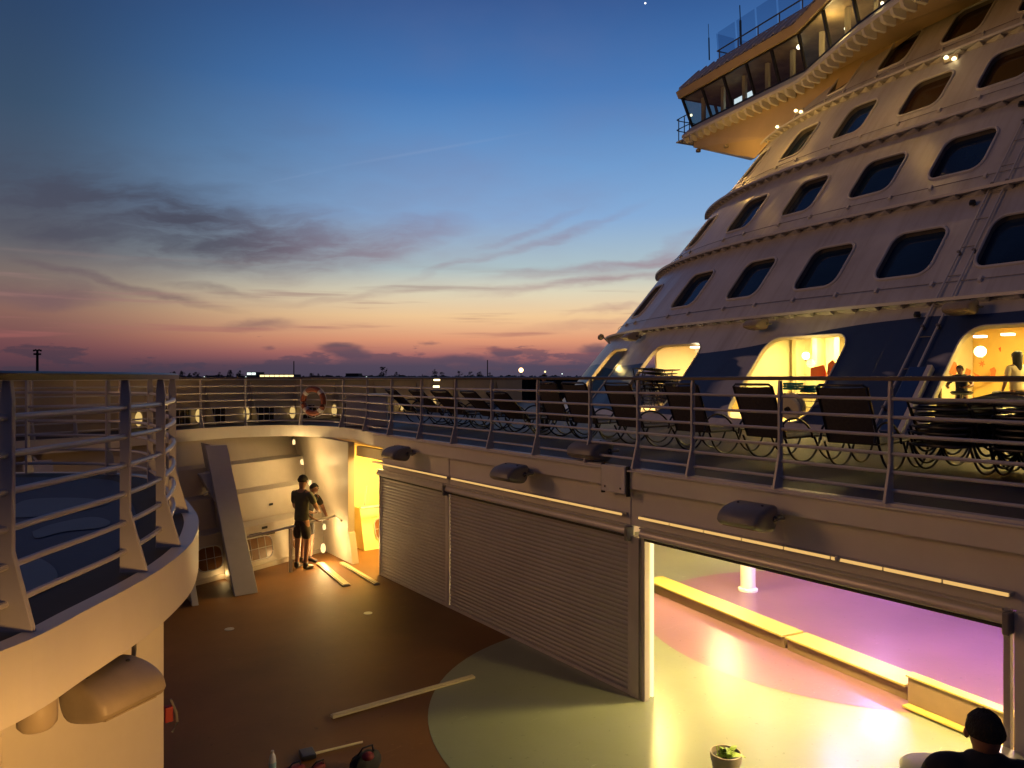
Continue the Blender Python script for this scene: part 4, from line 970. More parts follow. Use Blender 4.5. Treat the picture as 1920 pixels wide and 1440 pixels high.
# sill, ribbed ledge
ringz([(.02,bz0),(.30,bz0-.30),(.30,bz0-.42),(.0,bz0-.44),(-.2,bz0-.44),(-.2,bz0)],WHITE,'sill_ledge')
wo=Path([(p.x,p.y) for p in poly_off(WP,.30)])
def folded(path,l0,l1,pitch,wdt,hi,lo,name,mtl):
    """one strip folded into ribs: hi/lo give the (inward, dz) profile on a rib and between ribs"""
    cols=[]; l=l0
    while l<l1:
        for ds,pr in ((0,lo),(.01,hi),(wdt,hi),(wdt+.01,lo)):
            p,tt=path.at(l+ds); n3=Vector((tt.y,-tt.x,0)); cols.append([Vector((p.x,p.y,0))-n3*a_+Vector((0,0,b_)) for a_,b_ in pr])
        l+=pitch
    return MB().grid(list(map(list,zip(*cols)))).build(name,mtl,bg_)
ZB=bz0-.425
folded(wo,.2,wo.L[-1]-6,.42,.12,[(.02,ZB),(.06,ZB-.16),(.14,ZB-.22),(.46,ZB-.26)],[(.02,ZB),(.10,ZB-.01),(.25,ZB-.01),(.46,ZB-.02)],'ledge_ribbing',WHITE)
# roof eave and roof
ringz([(LN,bz1),(LN+.10,bz1+.0),(LN+.18,bz1+.30),(LN-.3,bz1+.40),(LN-.3,bz1+.02)],SOF,'eave')
ringz([(LN+.16,bz1+.32),(-.7,bz1+1.25),(-2.2,bz1+1.4),(-2.2,bz1+.40)],WHITE,'roof')
wr=Path([(p.x,p.y) for p in poly_off(WP,LN+.18)])
folded(wr,wr.L[1]+.2,wr.L[-1]-6,.5,.14,[(.0,bz1+.37),(.02,bz1+.44),(1.0,bz1+1.32)],[(.0,bz1+.33),(.02,bz1+.335),(1.0,bz1+1.25)],'roof_ribbing',WHITE)
# interior
rows=[[Vector((p.x,p.y,zz)) for p in poly_off(WP,d)] for d,zz in ((-.05,bz0+.02),(-3.0,bz0+.02),(-3.0,bz1-.02),(LN-.05,bz1-.02),(LN-.05,bz1+.0),(-3.1,bz1+.0),(-3.1,bz0+.0),(-.05,bz0+.0))]
MB().grid(rows+[rows[0]]).build('cabin_lining',mat('cabin_lining',(.36,.27,.13),.6,var=.4,scale=1.5),bg_)
# soffit down to the hull
s0=poly_off(WP,.0); 
def hullpt(i,zz):
    # where the wing meets the ship's front
    return S([27.5,25.0,16.5,12.8,8.5,2.0,-4][i],zz,.05)
zs=[12.2,12.6,14.35,14.5,14.5,14.5,14.5]
A=[Vector((p.x,p.y,bz0-.45)) for p in poly_off(WP,-.05)]
tipA=A[1]+Vector((0,0,-.42)); tip0=A[0]+Vector((0,0,-.6))
Bm=[hullpt(i,zs[i]) for i in range(7)]
m=MB()
m.add([A[0],A[1],tipA,tip0],[(0,1,2,3)])
m.add([A[1],A[2],Bm[2],Bm[1],tipA],[(0,1,2),(0,2,3,4)])
m.add([tipA,Bm[1],Bm[0],tip0],[(0,1,2,3)])
for i in range(2,6): m.add([A[i],A[i+1],Bm[i+1],Bm[i]],[(0,1,2,3)])
m.build('soffit',SOF,bg_)
fx=MB().lathe([(.10,-.12),(.11,-.02),(.05,0.02)],tipA+Vector((.2,-.1,-.06)),14); fx.build('underside_lamp',TANH,bg_)
MB().lathe([(.10,-.12),(.11,-.02),(.05,0.02)],tipA.lerp(Bm[1],.45)+Vector((0,0,-.06)),14).build('underside_lamp',TANH,bg_)
# mullions and panes
mt=mat('mullion_black',(.014,.012,.010),.4)
seg_n=[2,4,2,2,3]
for i in range(5):
    a=Vector((*WP[i],0)); b=Vector((*WP[i+1],0)); pa=poly_off(WP,LN)[i]; pb=poly_off(WP,LN)[i+1]; ta=Vector((pa.x,pa.y,0)); tb=Vector((pb.x,pb.y,0)); n=seg_n[i]
    if i==1: n=5
    Z0=Vector((0,0,bz0+.01)); Z1=Vector((0,0,bz1-.03)); d3=(b-a).normalized(); n3=Vector((d3.y,-d3.x,0))
    for k in range(n+1):
        if i>0 and k==0: continue
        u=k/n; p0=a.lerp(b,u)+Z0; p1=ta.lerp(tb,u)+Z1
        MB().hexa([p0-d3*.045,p0+d3*.045,p0+d3*.045-n3*.10,p0-d3*.045-n3*.10],[p1-d3*.045,p1+d3*.045,p1+d3*.045-n3*.10,p1-d3*.045-n3*.10]).build('mullion',mt,bg_)
    for zz,(u0,u1) in ((bz0+.02,(a,b)),(bz1-.05,(ta,tb))):
        MB().hexa([u0+n3*.012+Vector((0,0,zz)),u1+n3*.012+Vector((0,0,zz)),u1-n3*.06+Vector((0,0,zz)),u0-n3*.06+Vector((0,0,zz))],[u0+n3*.012+Vector((0,0,zz+.055)),u1+n3*.012+Vector((0,0,zz+.055)),u1-n3*.06+Vector((0,0,zz+.055)),u0-n3*.06+Vector((0,0,zz+.055))]).build('window_rail',mt,bg_)
    for k in range(n):
        u0,u1=k/n,(k+1)/n; p=[a.lerp(b,u0)+Z0,a.lerp(b,u1)+Z0,ta.lerp(tb,u1)+Z1,ta.lerp(tb,u0)+Z1]
        MB().sheet([q-n3*.04 for q in p]).build('window_pane',SMOKE,bg_)
    # inner posts and a rail across the panes
    m=MB()
    for k in range(n): 
        q0=a.lerp(b,(k+.18)/n)-n3*.45; m.box(q0.x-.07,q0.x+.07,q0.y-.07,q0.y+.07,bz0+.03,bz1-.04)
    m.build('inner_posts',YW2,bg_)
# visible lamps inside the bridge
for k,(px,py,dd,r_,lab) in enumerate(((1417,118,28.6,.075,'bridge lamp in the third pane from the left'),(1498,88,26.5,.085,'bridge lamp left of the corner of the bridge front'),(1547,103,25.2,.075,'low bridge lamp just right of the corner'),(1588,53,24.6,.085,'bridge lamp in the second bay right of the corner'),(1577,11,25.5,.085,'topmost bridge lamp near the picture edge'),(1654,6,23.5,.05,'faint bridge lamp farthest right'),(1296,216,32.6,.055,'low lamp in the outermost bridge pane'),(1342,175,31.5,.045,'small amber lamp in the second bridge pane'),(1305,177,32.2,.07,'dim ceiling lamp in the outermost bridge pane'),(1454,161,28.0,.05,'amber lamp low in the fourth bridge pane'))):
    q=atd(px,py,dd); t=tag(MB().ball(q,r_,12).build('bridge_lamp',SPOT if k not in (7,8,9) else LAMP,smooth=True),lab,'lamp',group='lamps inside the bridge')
for px,py,dd in ((1450,105,28.6),(1560,45,24.5),(1340,170,31.5),(1640,5,22.5)):
    point('bridge_glow',atd(px,py,dd),45,'warm',.2)
q=atd(1394,186,30.0); t=thing('chart_screen','bright blue-white screens low in the third bridge pane','screen',tuple(q))
d3=Vector((.22,.975,0)); 
for k in (-1,1):
    c=q+d3*k*.30; MB().extr([c-d3*.26+Vector((0,0,-.22)),c+d3*.26+Vector((0,0,-.22)),c+d3*.26+Vector((0,0,.18)),c-d3*.26+Vector((0,0,.18))],(.03,0,0)).build('display',SCREEN,t)
MB().extr([q-d3*.62+Vector((.035,0,-.27)),q+d3*.62+Vector((.035,0,-.27)),q+d3*.62+Vector((.035,0,.23)),q-d3*.62+Vector((.035,0,.23))],(.05,0,0)).build('screen_case',BLACKM,t)
# lights that wash the soffit
for px,py,dd,pw in ((1340,300,27.5,120),(1440,235,24,50),(1620,120,19.5,45)):
    o=point('soffit_wash',atd(px,py,dd),pw,(1,.55,.12),.15)
# reflected lamp clusters on the hull, built as small glowing lenses
for px,py,row in ((1497,208,0),(1463,240,0),(1782,113,0)):
    # find the hull point on this bearing
    best=None
    for i in range(0,330):
        s_=i*.1
        for zz in (9.6+.25*j for j in range(22)):
            q=S(s_,zz,.12); d_=q.x*FW.x+q.y*FW.y; r_=q.x*RT.x+q.y*RT.y
            e=(960+F*r_/d_-px)**2+(708-F*(q.z-EZ)/d_-py)**2
            if best is None or e<best[0]: best=(e,q)
    q=best[1]; lab={1497:'pair of small yellow lamp reflections on the hull below the bridge wing',1463:'small yellow lamp reflections where the bridge wing meets the hull',1782:'pair of small yellow lamp reflections under the upper right ledge'}[px]
    t=thing('hull_lamp_reflection',lab,'lamp',tuple(q),group='lamp reflections on the ship front')
    for k in (-1,1): MB().lathe([(.02,-.05),(.055,-.03),(.06,.0),(.03,.04)],q+Vector((0,k*.10,k*.05)),12).build('lens',LAMP,t,smooth=True)
    MB().box(q.x+.04,q.x+.08,q.y-.18,q.y+.18,q.z-.08,q.z+.08).build('base_plate',TANH,t)
# little balcony rail at the wing tip
tp=Vector((*WP[1],0)); t=thing('wing_rail','dark bent railing at the outer tip of the bridge wing','railing',(tp.x,tp.y,bz0-.4))
u_=-Vector((v.x,v.y,0))*-1; u_=Vector((v.x,v.y,0)); n_=Vector((-.97,.2,0)); z_=Vector((0,0,1)); b0=tp+z_*(bz0-.38)+Vector((-.15,0,0))
MB().hexa([b0+u_*.0+z_*-.05,b0+u_*.95+z_*-.05,b0+u_*.95+Vector((2.0,-.4,-.05)),b0+Vector((2.0,-.4,-.05))],[b0+u_*.0,b0+u_*.95,b0+u_*.95+Vector((2.0,-.4,0)),b0+Vector((2.0,-.4,0))]).build('balcony_plate',WHITE,t)
for hh in (.95,.5,):
    MB().tube(cr([b0+z_*hh,b0+u_*.7+z_*hh,b0+u_*.92+z_*hh+Vector((.12,0,0)),b0+u_*.95+Vector((1.0,-.2,hh))],5),.022).build('rail_bar',BLACKM,t,smooth=True)
for k in (.0,.35,.75): MB().tube([b0+u_*k,b0+u_*k+z_*.95],.022).build('post',BLACKM,t,smooth=True)
# roof rail, glass screens and aerials
RI=poly_off(WP,-.75); top=bz1+1.36
t=thing('roof_windscreen','row of clear glass screens on a rail along the bridge roof','windscreen',(RI[1].x,RI[1].y,top))
pth=Path([(RI[0].x,RI[0].y),(RI[1].x,RI[1].y),(RI[2].x,RI[2].y)]); l=0.3
MB().tube([(RI[0].x,RI[0].y,top+.45),(RI[1].x,RI[1].y,top+.45),(RI[2].x,RI[2].y,top+.45)],.03).build('top_rail',TANH,t,smooth=True)
MB().tube([(RI[0].x,RI[0].y,top+.08),(RI[1].x,RI[1].y,top+.08),(RI[2].x,RI[2].y,top+.08)],.025).build('bottom_rail',TANH,t,smooth=True)
while l<pth.L[-1]-.5:
    p,tt=pth.at(l); p2_,t2_=pth.at(l+1.05); MB().tube([(p.x,p.y,top),(p.x,p.y,top+.46)],.025).build('stanchion',TANH,t,smooth=True)
    MB().sheet([(p.x,p.y,top+.1),(p2_.x,p2_.y,top+.1),(p2_.x-.12,p2_.y,top+1.15),(p.x-.12,p.y,top+1.15)]).build('glass_screen',SCRGL,t); l+=1.15
for px,y0,y1,dd,lab in ((1389,62,10,32.5,'thicker aerial on the bridge roof'),(1330,92,45,34.2,'thin aerial near the tip of the bridge roof')):
    a=atd(px,y0,dd); b=atd(px-2,y1,dd); t=thing('aerial',lab,'aerial',tuple(a)); MB().tube([a+Vector((0,0,-.5)),a.lerp(b,.45)],.05 if px>1350 else .03).build('aerial_base',BLACKM,t); MB().tube([a.lerp(b,.4),b],.022 if px>1350 else .012).build('whip',BLACKM,t)
# ---------------------------------------------------------------- loungers
def lounger(label,tilt,group,flat=False):
    t=thing('sun_lounger',label,'sun lounger',(0,0,0),world=False,group=group)
    T_=R(tilt); bl=.70; wd=.27; zs=.33
    def bk(u,v,o=0): return Vector((-math.cos(T_)*u-math.sin(T_)*o*0,v,zs+math.sin(T_)*u))
    # backrest sling with slight sag
    m=MB(); rows=[[bk(u*bl,v,0)+Vector((math.sin(T_),0,math.cos(T_)))*(-.025*math.sin(math.pi*(v/wd+1)/2))*-1*-1 for v in [wd*(-1+2*j/6) for j in range(7)]] for u in (0.02,.35,.7,1.0)]
    n=len(rows)*7; th=Vector((math.sin(T_),0,math.cos(T_)))*.008
    m.grid(rows); m.grid([[p-th for p in r] for r in rows]); m.build('backrest',SLING,t)
    m=MB(); m.tube([bk(0,-wd-.02),bk(bl,-wd-.02),bk(bl+.03,-wd+.02),bk(bl+.03,wd-.02),bk(bl,wd+.02),bk(0,wd+.02)],.016,8); m.build('back_frame',BLACKM,t,smooth=True)
    MB().box(-.0,1.28,-wd,wd,zs-.012,zs-.002).build('seat',SLING,t)
    MB().tube([(0,-wd-.02,zs),(1.28,-wd-.02,zs),(1.34,-wd+.06,zs-.01),(1.34,wd-.06,zs-.01),(1.28,wd+.02,zs),(0,wd+.02,zs)],.016,8,closed=True).build('seat_frame',BLACKM,t,smooth=True)
    for s in (-1,1):
        y_=s*(wd+.045)
        if not flat:
            MB().tube(cr([(-.16,y_,zs+.02),(-.10,y_,zs+.17),(.08,y_,zs+.24),(.30,y_,zs+.20),(.47,y_,zs+.08),(.52,y_,zs-.02)],5),.014,8).build('arm',BLACKM,t,smooth=True)
        MB().tube(cr([(-.06,y_,zs),(.06,y_,.13),(.22,y_,.03),(.42,y_,.03),(.58,y_,.13),(.70,y_,zs)],5),.014,8).build('leg',BLACKM,t,smooth=True)
        MB().tube(cr([(.52,y_+s*.02,zs),(.66,y_+s*.02,.13),(.82,y_+s*.02,.03),(1.0,y_+s*.02,.03),(1.14,y_+s*.02,.13),(1.26,y_+s*.02,zs)],5),.014,8).build('leg',BLACKM,t,smooth=True)
    return t
GL='loungers standing in a row along the railing'
def px_Y(px,X): k=(px-960)/F; return X*(FW.y-FW.x*k)/(FW.x+FW.y*k)
up=lounger('a',66,GL); remember(up); low=lounger('b',42,GL); remember(low); fl=lounger('c',6,'stacked loungers',flat=True); remember(fl)
rows_=[(1600,8.25,3,'upright lounger nearest the camera, beside the widest railing gap'),(1437,8.25,-2,'upright lounger in front of the middle lit window'),(1300,8.3,2,'upright lounger before the blue wall between two lit windows'),(1183,8.3,-3,'upright lounger in front of the window full of stacked chairs'),(1098,8.35,2,'upright lounger before the left end of the ship front'),(1047,8.45,-2,'farthest of the upright loungers'),
]
for i,(px,X,rz,lab) in enumerate(rows_):
    o=up if i==0 else copy_tree(up); o.location=(X,px_Y(px,X),D+.004); o.rotation_euler=(0,0,R(rz)); o['label']=lab
lows=[(972,8.2,4,'reclined lounger next to the farthest upright one'),(920,8.3,-3,'second reclined lounger from the right'),(862,8.2,5,'reclined lounger in the middle of the low row'),(818,8.3,0,'reclined lounger second from the far end'),(772,8.2,-5,'reclined lounger at the far end of the row')]
for i,(px,X,rz,lab) in enumerate(lows):
    o=low if i==0 else copy_tree(low); o.location=(X,px_Y(px,X),D+.004); o.rotation_euler=(0,0,R(rz)); o['label']=lab
ordn=['bottom','second','third','fourth','fifth','sixth','seventh','top']
first=True
for si,(X,Y,rz,desc) in enumerate(((8.8,3.75,176,'the left dark stack behind the railing'),(8.9,2.98,178,'the middle dark stack below the boy at the window'),(9.0,2.22,182,'the right dark stack at the picture edge'),(8.7,1.45,180,'the stack farthest right, mostly cut off'))):
    for k in range(8):
        o=fl if first else copy_tree(fl); first=False
        o.location=(X+random.uniform(-.03,.03)+1.2,Y+random.uniform(-.02,.02),D+.004+k*.068); o.rotation_euler=(0,0,R(rz+random.uniform(-1.5,1.5))); o['label']='%s lounger of %s'%(ordn[k],desc)
for si,(px,py,dd,desc,rz) in enumerate(((1240,0,22.0,'the chair pile filling the second lit window',20),(1285,0,21.6,'the smaller chair pile at the right of the second lit window',14))):
    q=atd(px,700,dd)
    for k in range(9 if si==0 else 7):
        o=copy_tree(fl); o.location=(q.x,q.y,D+.06+k*.112); o.rotation_euler=(0,R(-3),R(rz+180+random.uniform(-8,8))); o['label']='%s lounger of %s'%((ordn+['uppermost'])[k],desc); o['group']='loungers piled behind the window'
# loose table at the end of the row
# ---------------------------------------------------------------- people
def skin_mesh(name,verts,edges,m,parent,sub=2,root=0,loc=None):
    me=bpy.data.meshes.new(name); me.from_pydata([v[:3] for v in verts],edges,[]); o=bpy.data.objects.new(name,me); COL.objects.link(o)
    md=o.modifiers.new('s','SKIN'); md.use_smooth_shade=True; md.branch_smoothing=.6
    for i,v in enumerate(verts):
        sv=me.skin_vertices[0].data[i]; r=v[3]; sv.radius=(r,v[4]) if len(v)>4 else (r,r); sv.use_root=(i==root)
    ss=o.modifiers.new('u','SUBSURF'); ss.levels=sub; ss.render_levels=sub
    dg=bpy.context.evaluated_depsgraph_get(); dg.update(); ev=o.evaluated_get(dg); nm=bpy.data.meshes.new_from_object(ev)
    bpy.data.objects.remove(o); o=bpy.data.objects.new(name,nm); COL.objects.link(o); nm.materials.clear(); nm.materials.append(m)
    for p in nm.polygons: p.use_smooth=True
    o.parent=parent; return o
def fingers(V,E,wi,hand,dirv,side):
    """palm + five bent fingers after the wrist vertex wi"""
    d=Vector(dirv).normalized(); sd=Vector(side).normalized(); W=Vector(V[wi][:3])
    V.append((*(W+d*.05),.030)); p0=len(V)-1; E.append((wi,p0)); V.append((*(W+d*.09),.034)); p1=len(V)-1; E.append((p0,p1))
    cu=d.cross(sd).normalized()
    for k,(off_,L_) in enumerate(((-.030,.065),(-.010,.078),(.010,.074),(.030,.056))):
        a=W+d*.105+sd*off_; b=a+d*L_*.5+cu*.012; c=b+d*L_*.35+cu*.03
        V.append((*a,.0095)); i=len(V)-1; E.append((p1,i)); V.append((*b,.0088)); E.append((i,i+1)); V.append((*c,.0075)); E.append((i+1,i+2))
    a=W+d*.045-sd*.040; b=a+d*.03-sd*.02+cu*.01; V.append((*a,.012)); i=len(V)-1; E.append((p0,i)); V.append((*b,.0095)); E.append((i,i+1))
def person(label,loc,rz,J,shirt,pants,hair,scale=1.,shoes=True,long_hair=False,skin=SKIN,short=True,sleeve='short',cap=None,group=None):
    """J: joint overrides in a local frame, +y = facing direction, standing 1.78 m"""
    t=thing('person',label,'person',loc,world=False,rz=rz,group=group); t.scale=(scale,)*3
    j=dict(pel=(0,0,.95),wa=(0,0,1.08),ch=(0,.01,1.28),ub=(0,-.005,1.42),nk=(0,0,1.50),hd0=(0,.02,1.575),hd1=(0,.025,1.64),hd2=(0,.015,1.715),
      shL=(-.18,0,1.42),elL=(-.24,.02,1.14),wrL=(-.22,.14,.92),shR=(.18,0,1.42),elR=(.24,.02,1.14),wrR=(.22,.14,.92),
      hiL=(-.09,0,.90),knL=(-.10,.02,.50),anL=(-.10,-.02,.09),toL=(-.12,.15,.04),hiR=(.09,0,.90),knR=(.10,.02,.50),anR=(.10,-.02,.09),toR=(.12,.15,.04),hdir=(0,.5,-.8))
    j.update(J)
    V=[];E=[];I={}
    def a(n,r,r2=None,con=None):
        V.append((*j[n],r) if r2 is None else (*j[n],r,r2)); I[n]=len(V)-1
        if con: E.append((I[con],I[n]))
    a('pel',.13,.10); a('wa',.125,.095,'pel'); a('ch',.15,.105,'wa'); a('ub',.12,.09,'ch'); a('nk',.052,.055,'ub'); a('hd0',.068,.078,'nk'); a('hd1',.076,.098,'hd0'); a('hd2',.066,.082,'hd1')
    for s in 'LR':
        a('sh'+s,.055,None,'ub'); a('el'+s,.042,None,'sh'+s); a('wr'+s,.027,None,'el'+s)
        a('hi'+s,.088,None,'pel'); a('kn'+s,.056,None,'hi'+s); a('an'+s,.038,None,'kn'+s); a('to'+s,.032,None,'an'+s)
    for s in 'LR': fingers(V,E,I['wr'+s],s,Vector(j['wr'+s])-Vector(j['el'+s]),(0,1,0) if s=='L' else (0,-1,0))
    skin_mesh('body',V,E,skin,t)
    # face and ears
    h=Vector(j['hd1']); m=MB()
    f=(Vector(j['hd1'])-Vector(j['nk'])); 
    m.tube([h+Vector((0,.085,.015)),h+Vector((0,.118,-.022)),h+Vector((0,.095,-.034))],.012,6)
    m.build('nose',skin,t,smooth=True)
    for s in (-1,1):
        MB().ball(h+Vector((s*.034,.088,.012)),.011,8).build('eye',BLACKM,t,smooth=True)
        MB().ball(h+Vector((s*.082,.0,-.005)),.027,8,sxy=.55).build('ear',skin,t,smooth=True)
    MB().tube([h+Vector((-.026,.088,-.055)),h+Vector((0,.097,-.057)),h+Vector((.026,.088,-.055))],.006,5).build('mouth',ORANGE if False else skin,t)
    # hair
    m=MB(); rows=[]
    for i in range(9):
        el=R(90-i*13.5); row=[]
        for k in range(18):
            az=R(20*k); rr=.090+.003*math.sin(k*3+i)+.002*math.sin(k*7+i*2); x_,y2,z2=rr*.95*math.cos(el)*math.cos(az),rr*1.12*math.cos(el)*math.sin(az),rr*1.08*math.sin(el)
            lim=-.02+.055*(y2/.1) ; z2=max(z2,lim if y2>0 else -.105)
            if z2<-.04: x_*=.86; y2*=.86
            row.append(h+Vector((x_,y2-.004,z2+.022)))
        rows.append(row)
    m.grid(rows,True); m.build('hair' if not cap else 'cap',hair if not cap else cap,t,smooth=True)
    if long_hair:
        m=MB(); 
        m.lathe([(.02,-.42),(.06,-.38),(.085,-.25),(.095,-.1),(.098,.0),(.085,.08),(.03,.11)],h+Vector((0,-.04,.02)),16); m.build('long_hair',hair,t,smooth=True)
    # shirt
    V=[];E=[];I={}; j['sb']=tuple(Vector(j['pel'])+Vector((0,0,-.05))); a('sb',.160,.132)
    a('pel',.158,.128,'sb'); a('wa',.15,.12,'pel'); a('ch',.172,.128,'wa'); a('ub',.14,.108,'ch')
    j['co']=tuple(Vector(j['ub']).lerp(Vector(j['nk']),1.0)); a('co',.070,.070,'ub')
    for s in 'LR':
        a('sh'+s,.072,None,'ub')
        if sleeve=='long': a('el'+s,.060,None,'sh'+s); a('wr'+s,.042,None,'el'+s)
        else: j['ms'+s]=tuple(Vector(j['sh'+s]).lerp(Vector(j['el'+s]),.75)); a('ms'+s,.066,None,'sh'+s)
    skin_mesh('shirt',V,E,shirt,t)
    if pants:
        V=[];E=[];I={}; j['wb']=tuple(Vector(j['pel'])+Vector((0,0,.07))); a('wb',.158,.128); a('pel',.160,.130,'wb')
        for s in 'LR':
            a('hi'+s,.108,None,'pel')
            if short: j['mk'+s]=tuple(Vector(j['hi'+s]).lerp(Vector(j['kn'+s]),.88)); a('mk'+s,.088,None,'hi'+s)
            else: a('kn'+s,.075,None,'hi'+s); a('an'+s,.060,None,'kn'+s)
        skin_mesh('shorts' if short else 'trousers',V,E,pants,t)
    if shoes:
        for s in 'LR':
            A_=Vector(j['an'+s]); B_=Vector(j['to'+s]); V=[(*(A_+Vector((0,-.01,.07))),.052),(*A_,.055),(*(A_+Vector((0,-.02,-.04))),.045,.04),(*(A_.lerp(B_,.6)+Vector((0,0,-.01))),.048,.038),(*(B_+Vector((0,.03,-.005))),.045,.032)]
            skin_mesh('shoe',V,[(0,1),(1,2),(2,3),(3,4)],BLACKM,t)
    return t
GREYS=mat('grey_shirt',(.055,.058,.042),.85,var=.15,scale=12,bump=1.,bscale=7); BLKS=mat('black_shirt',(.010,.010,.011),.85,var=.2); SHORT=mat('dark_shorts',(.018,.013,.013),.8,var=.2); NAVY=mat('navy_shirt',(.008,.009,.014),.85,bump=1.,bscale=8); WSH=mat('pale_blouse',(.7,.6,.4),.8)
HAIRD=mat('dark_hair',(.010,.007,.005),.8,var=.3,scale=40,bump=1.,bscale=90)
f1=atz(566,1068,0)
person('bareheaded man in a grey shirt and dark shorts standing beside the handrail post',(f1.x,f1.y,.0),R(-60),dict(wrL=(-.10,.30,1.02),elL=(-.25,.10,1.12),wrR=(.14,.32,1.04),elR=(.26,.10,1.14),knL=(-.11,.03,.50),toL=(-.16,.14,.04),hd1=(0,.03,1.635),hd0=(0,.02,1.575)),GREYS,SHORT,HAIRD,scale=1.07)
f2=atd(575,1040,15.2)
person('man in a black shirt and dark cap leaning on the handrail',(f2.x,f2.y,.0),R(-160),dict(ch=(0,.07,1.26),ub=(0,.12,1.38),nk=(0,.16,1.45),hd0=(0,.20,1.51),hd1=(0,.23,1.57),hd2=(0,.24,1.64),shL=(-.18,.12,1.38),shR=(.18,.12,1.38),elL=(-.27,.2,1.12),elR=(.27,.2,1.12),wrL=(-.18,.40,1.0),wrR=(.18,.40,1.0)),BLKS,SHORT,HAIRD,scale=.98,cap=BLKF)
q=atd(1850,1350,4.1)
person('dark-haired man seen from behind at the lower right corner',(q.x,q.y,0.0),R(-52),dict(elL=(-.27,.10,1.16),wrL=(-.16,.30,1.10),elR=(.27,.10,1.16),wrR=(.16,.30,1.10),ub=(0,0,1.485),nk=(0,.02,1.555),shL=(-.225,0,1.465),shR=(.225,0,1.465)),NAVY,SHORT,HAIRD,scale=1.11,short=False,sleeve='long')
# far away figure on the bow deck
q=atd(1021,703,15.5); person('small dark figure standing at the far end of the deck',(q.x,q.y,D),R(10),{},BLKS,SHORT,HAIRD,scale=.66,short=False,sleeve='long')
# boy and woman at the window
q=atd(1803,712,14.2); person('dark-haired boy in a dark shirt leaning on the table behind the lit window',(q.x,q.y,D+.06),R(95),dict(elL=(-.30,.15,1.18),wrL=(-.2,.38,1.14),elR=(.30,.15,1.18),wrR=(.2,.38,1.14),ub=(0,.06,1.40),nk=(0,.09,1.47),hd0=(0,.12,1.53),hd1=(0,.14,1.59),hd2=(0,.13,1.66)),BLKS,SHORT,HAIRD,scale=.74,short=False)
q=atd(1907,712,13.6); person('woman with long dark hair in a pale blouse behind the lit window',(q.x,q.y,D+.06),R(-30),{},WSH,SHORT,HAIRD,scale=.86,long_hair=True,short=False)
# ---------------------------------------------------------------- far shore
SIL=mat('far_foliage',(.012,.014,.012),.9); SILB=mat('far_building',(.03,.03,.035),.9)
def woods(px0,px1,hmin,hmax,dist,seed):
    r_=random.Random(seed); m=MB(); n=int((px1-px0)*5)
    for i in range(n):
        px=px0+(px1-px0)*(i+r_.random())/n; b=atd(px,708,dist*r_.uniform(.95,1.05)); hh=hmin+(hmax-hmin)*(.5+.3*math.sin(px*.09+seed)+.2*math.sin(px*.31)); zt=EZ+hh*dist/F
        for k in range(3):
            c=Vector((b.x,b.y,zt*r_.uniform(.2,1.0)-2*(k))); s_=dist/F*r_.uniform(1.2,2.4); e1=RT.to_3d()*s_*r_.uniform(.6,1.2); e2=Vector((0,0,s_*r_.uniform(.4,.9)))
            m.add([c-e1-e2,c+e1*.9-e2*.8,c+e1*.7+e2,c-e1*.8+e2*.9],[(0,1,2,3)])
        m.box(b.x-1.2,b.x+1.2,b.y-1.2,b.y+1.2,-14,EZ+hmin*.6*dist/F)
    o=m.build('far_woods',SIL); o['kind']='stuff'; return o

rnd=random.Random(11)
woods(-40,1160,1.2,4.2,620,3)
def tree(px,ytop,wpx,dist,label,kind=0):
    b=atd(px,708,dist); gz=-14; ht=(708-ytop)*dist/F+EZ-gz; wd=wpx*dist/F
    t=thing('palm_tree' if kind else 'tree',label,'tree',(b.x,b.y,gz),group='trees on the far shore')
    MB().tube([(b.x,b.y,gz),(b.x+rnd.uniform(-.3,.3),b.y,gz+ht*.5),(b.x,b.y,gz+ht*.9)],.45,6,rs=[1,.7,.3]).build('trunk',SIL,t)
    m=MB(); top_=gz+ht; n=int(260)
    lobes=[(rnd.uniform(-.32,.32)*wd,rnd.uniform(-.2,.2)*wd,top_-wd*.25-rnd.random()*min(ht*.4,wd*.7),wd*rnd.uniform(.16,.30)) for _ in range(7)]+[(0,0,top_-wd*.16,wd*.16)]
    for _ in range(n):
        lx,ly,lz,lr=rnd.choice(lobes); d=Vector((rnd.gauss(0,1),rnd.gauss(0,1),rnd.gauss(0,.8))).normalized()*lr*rnd.uniform(.6,1.0)
        c=Vector((b.x,b.y,0))+RT.to_3d()*lx+FW.to_3d()*ly+Vector((0,0,lz))+d; s_=wd*rnd.uniform(.03,.06); e1=Vector((rnd.gauss(0,1),rnd.gauss(0,1),rnd.gauss(0,1))).normalized()*s_; e2=e1.orthogonal().normalized()*s_*.8
        m.add([c-e1-e2,c+e1-e2,c+e1*.8+e2,c-e1*.8+e2],[(0,1,2,3)])
    m.build('crown',SIL,t)
labs=['tree at the left end of the shoreline clump','tree second in the left shoreline clump','low tree in the left shoreline clump','bushy tree right of the first clump','taller tree left of the white lit sign','dense tree just left of the white lit sign','tree touching the white lit sign','round tree right of the thin mast','low tree right of the lit building','biggest round tree above the life ring corner','smaller tree right of the biggest round tree','lone bush on the skyline','spiky tree left of the tall chimney mast','narrow tree beside the spiky one','wide tree in the right clump','tree close left of the second mast','tree under the second mast','tree right of the second mast']
for i,(px,yt,wp) in enumerate(((327,696,14),(340,695,14),(356,699,10),(367,697,13),(412,697,12),(432,693,16),(450,694,16),(583,699,14),(597,700,12),(716,687,24),(743,697,14),(792,702,8),(815,692,11),(829,697,10),(860,695,20),(884,696,12),(900,696,14),(918,698,14))):
    tree(px,yt,wp,330+rnd.uniform(-20,40),labs[i])
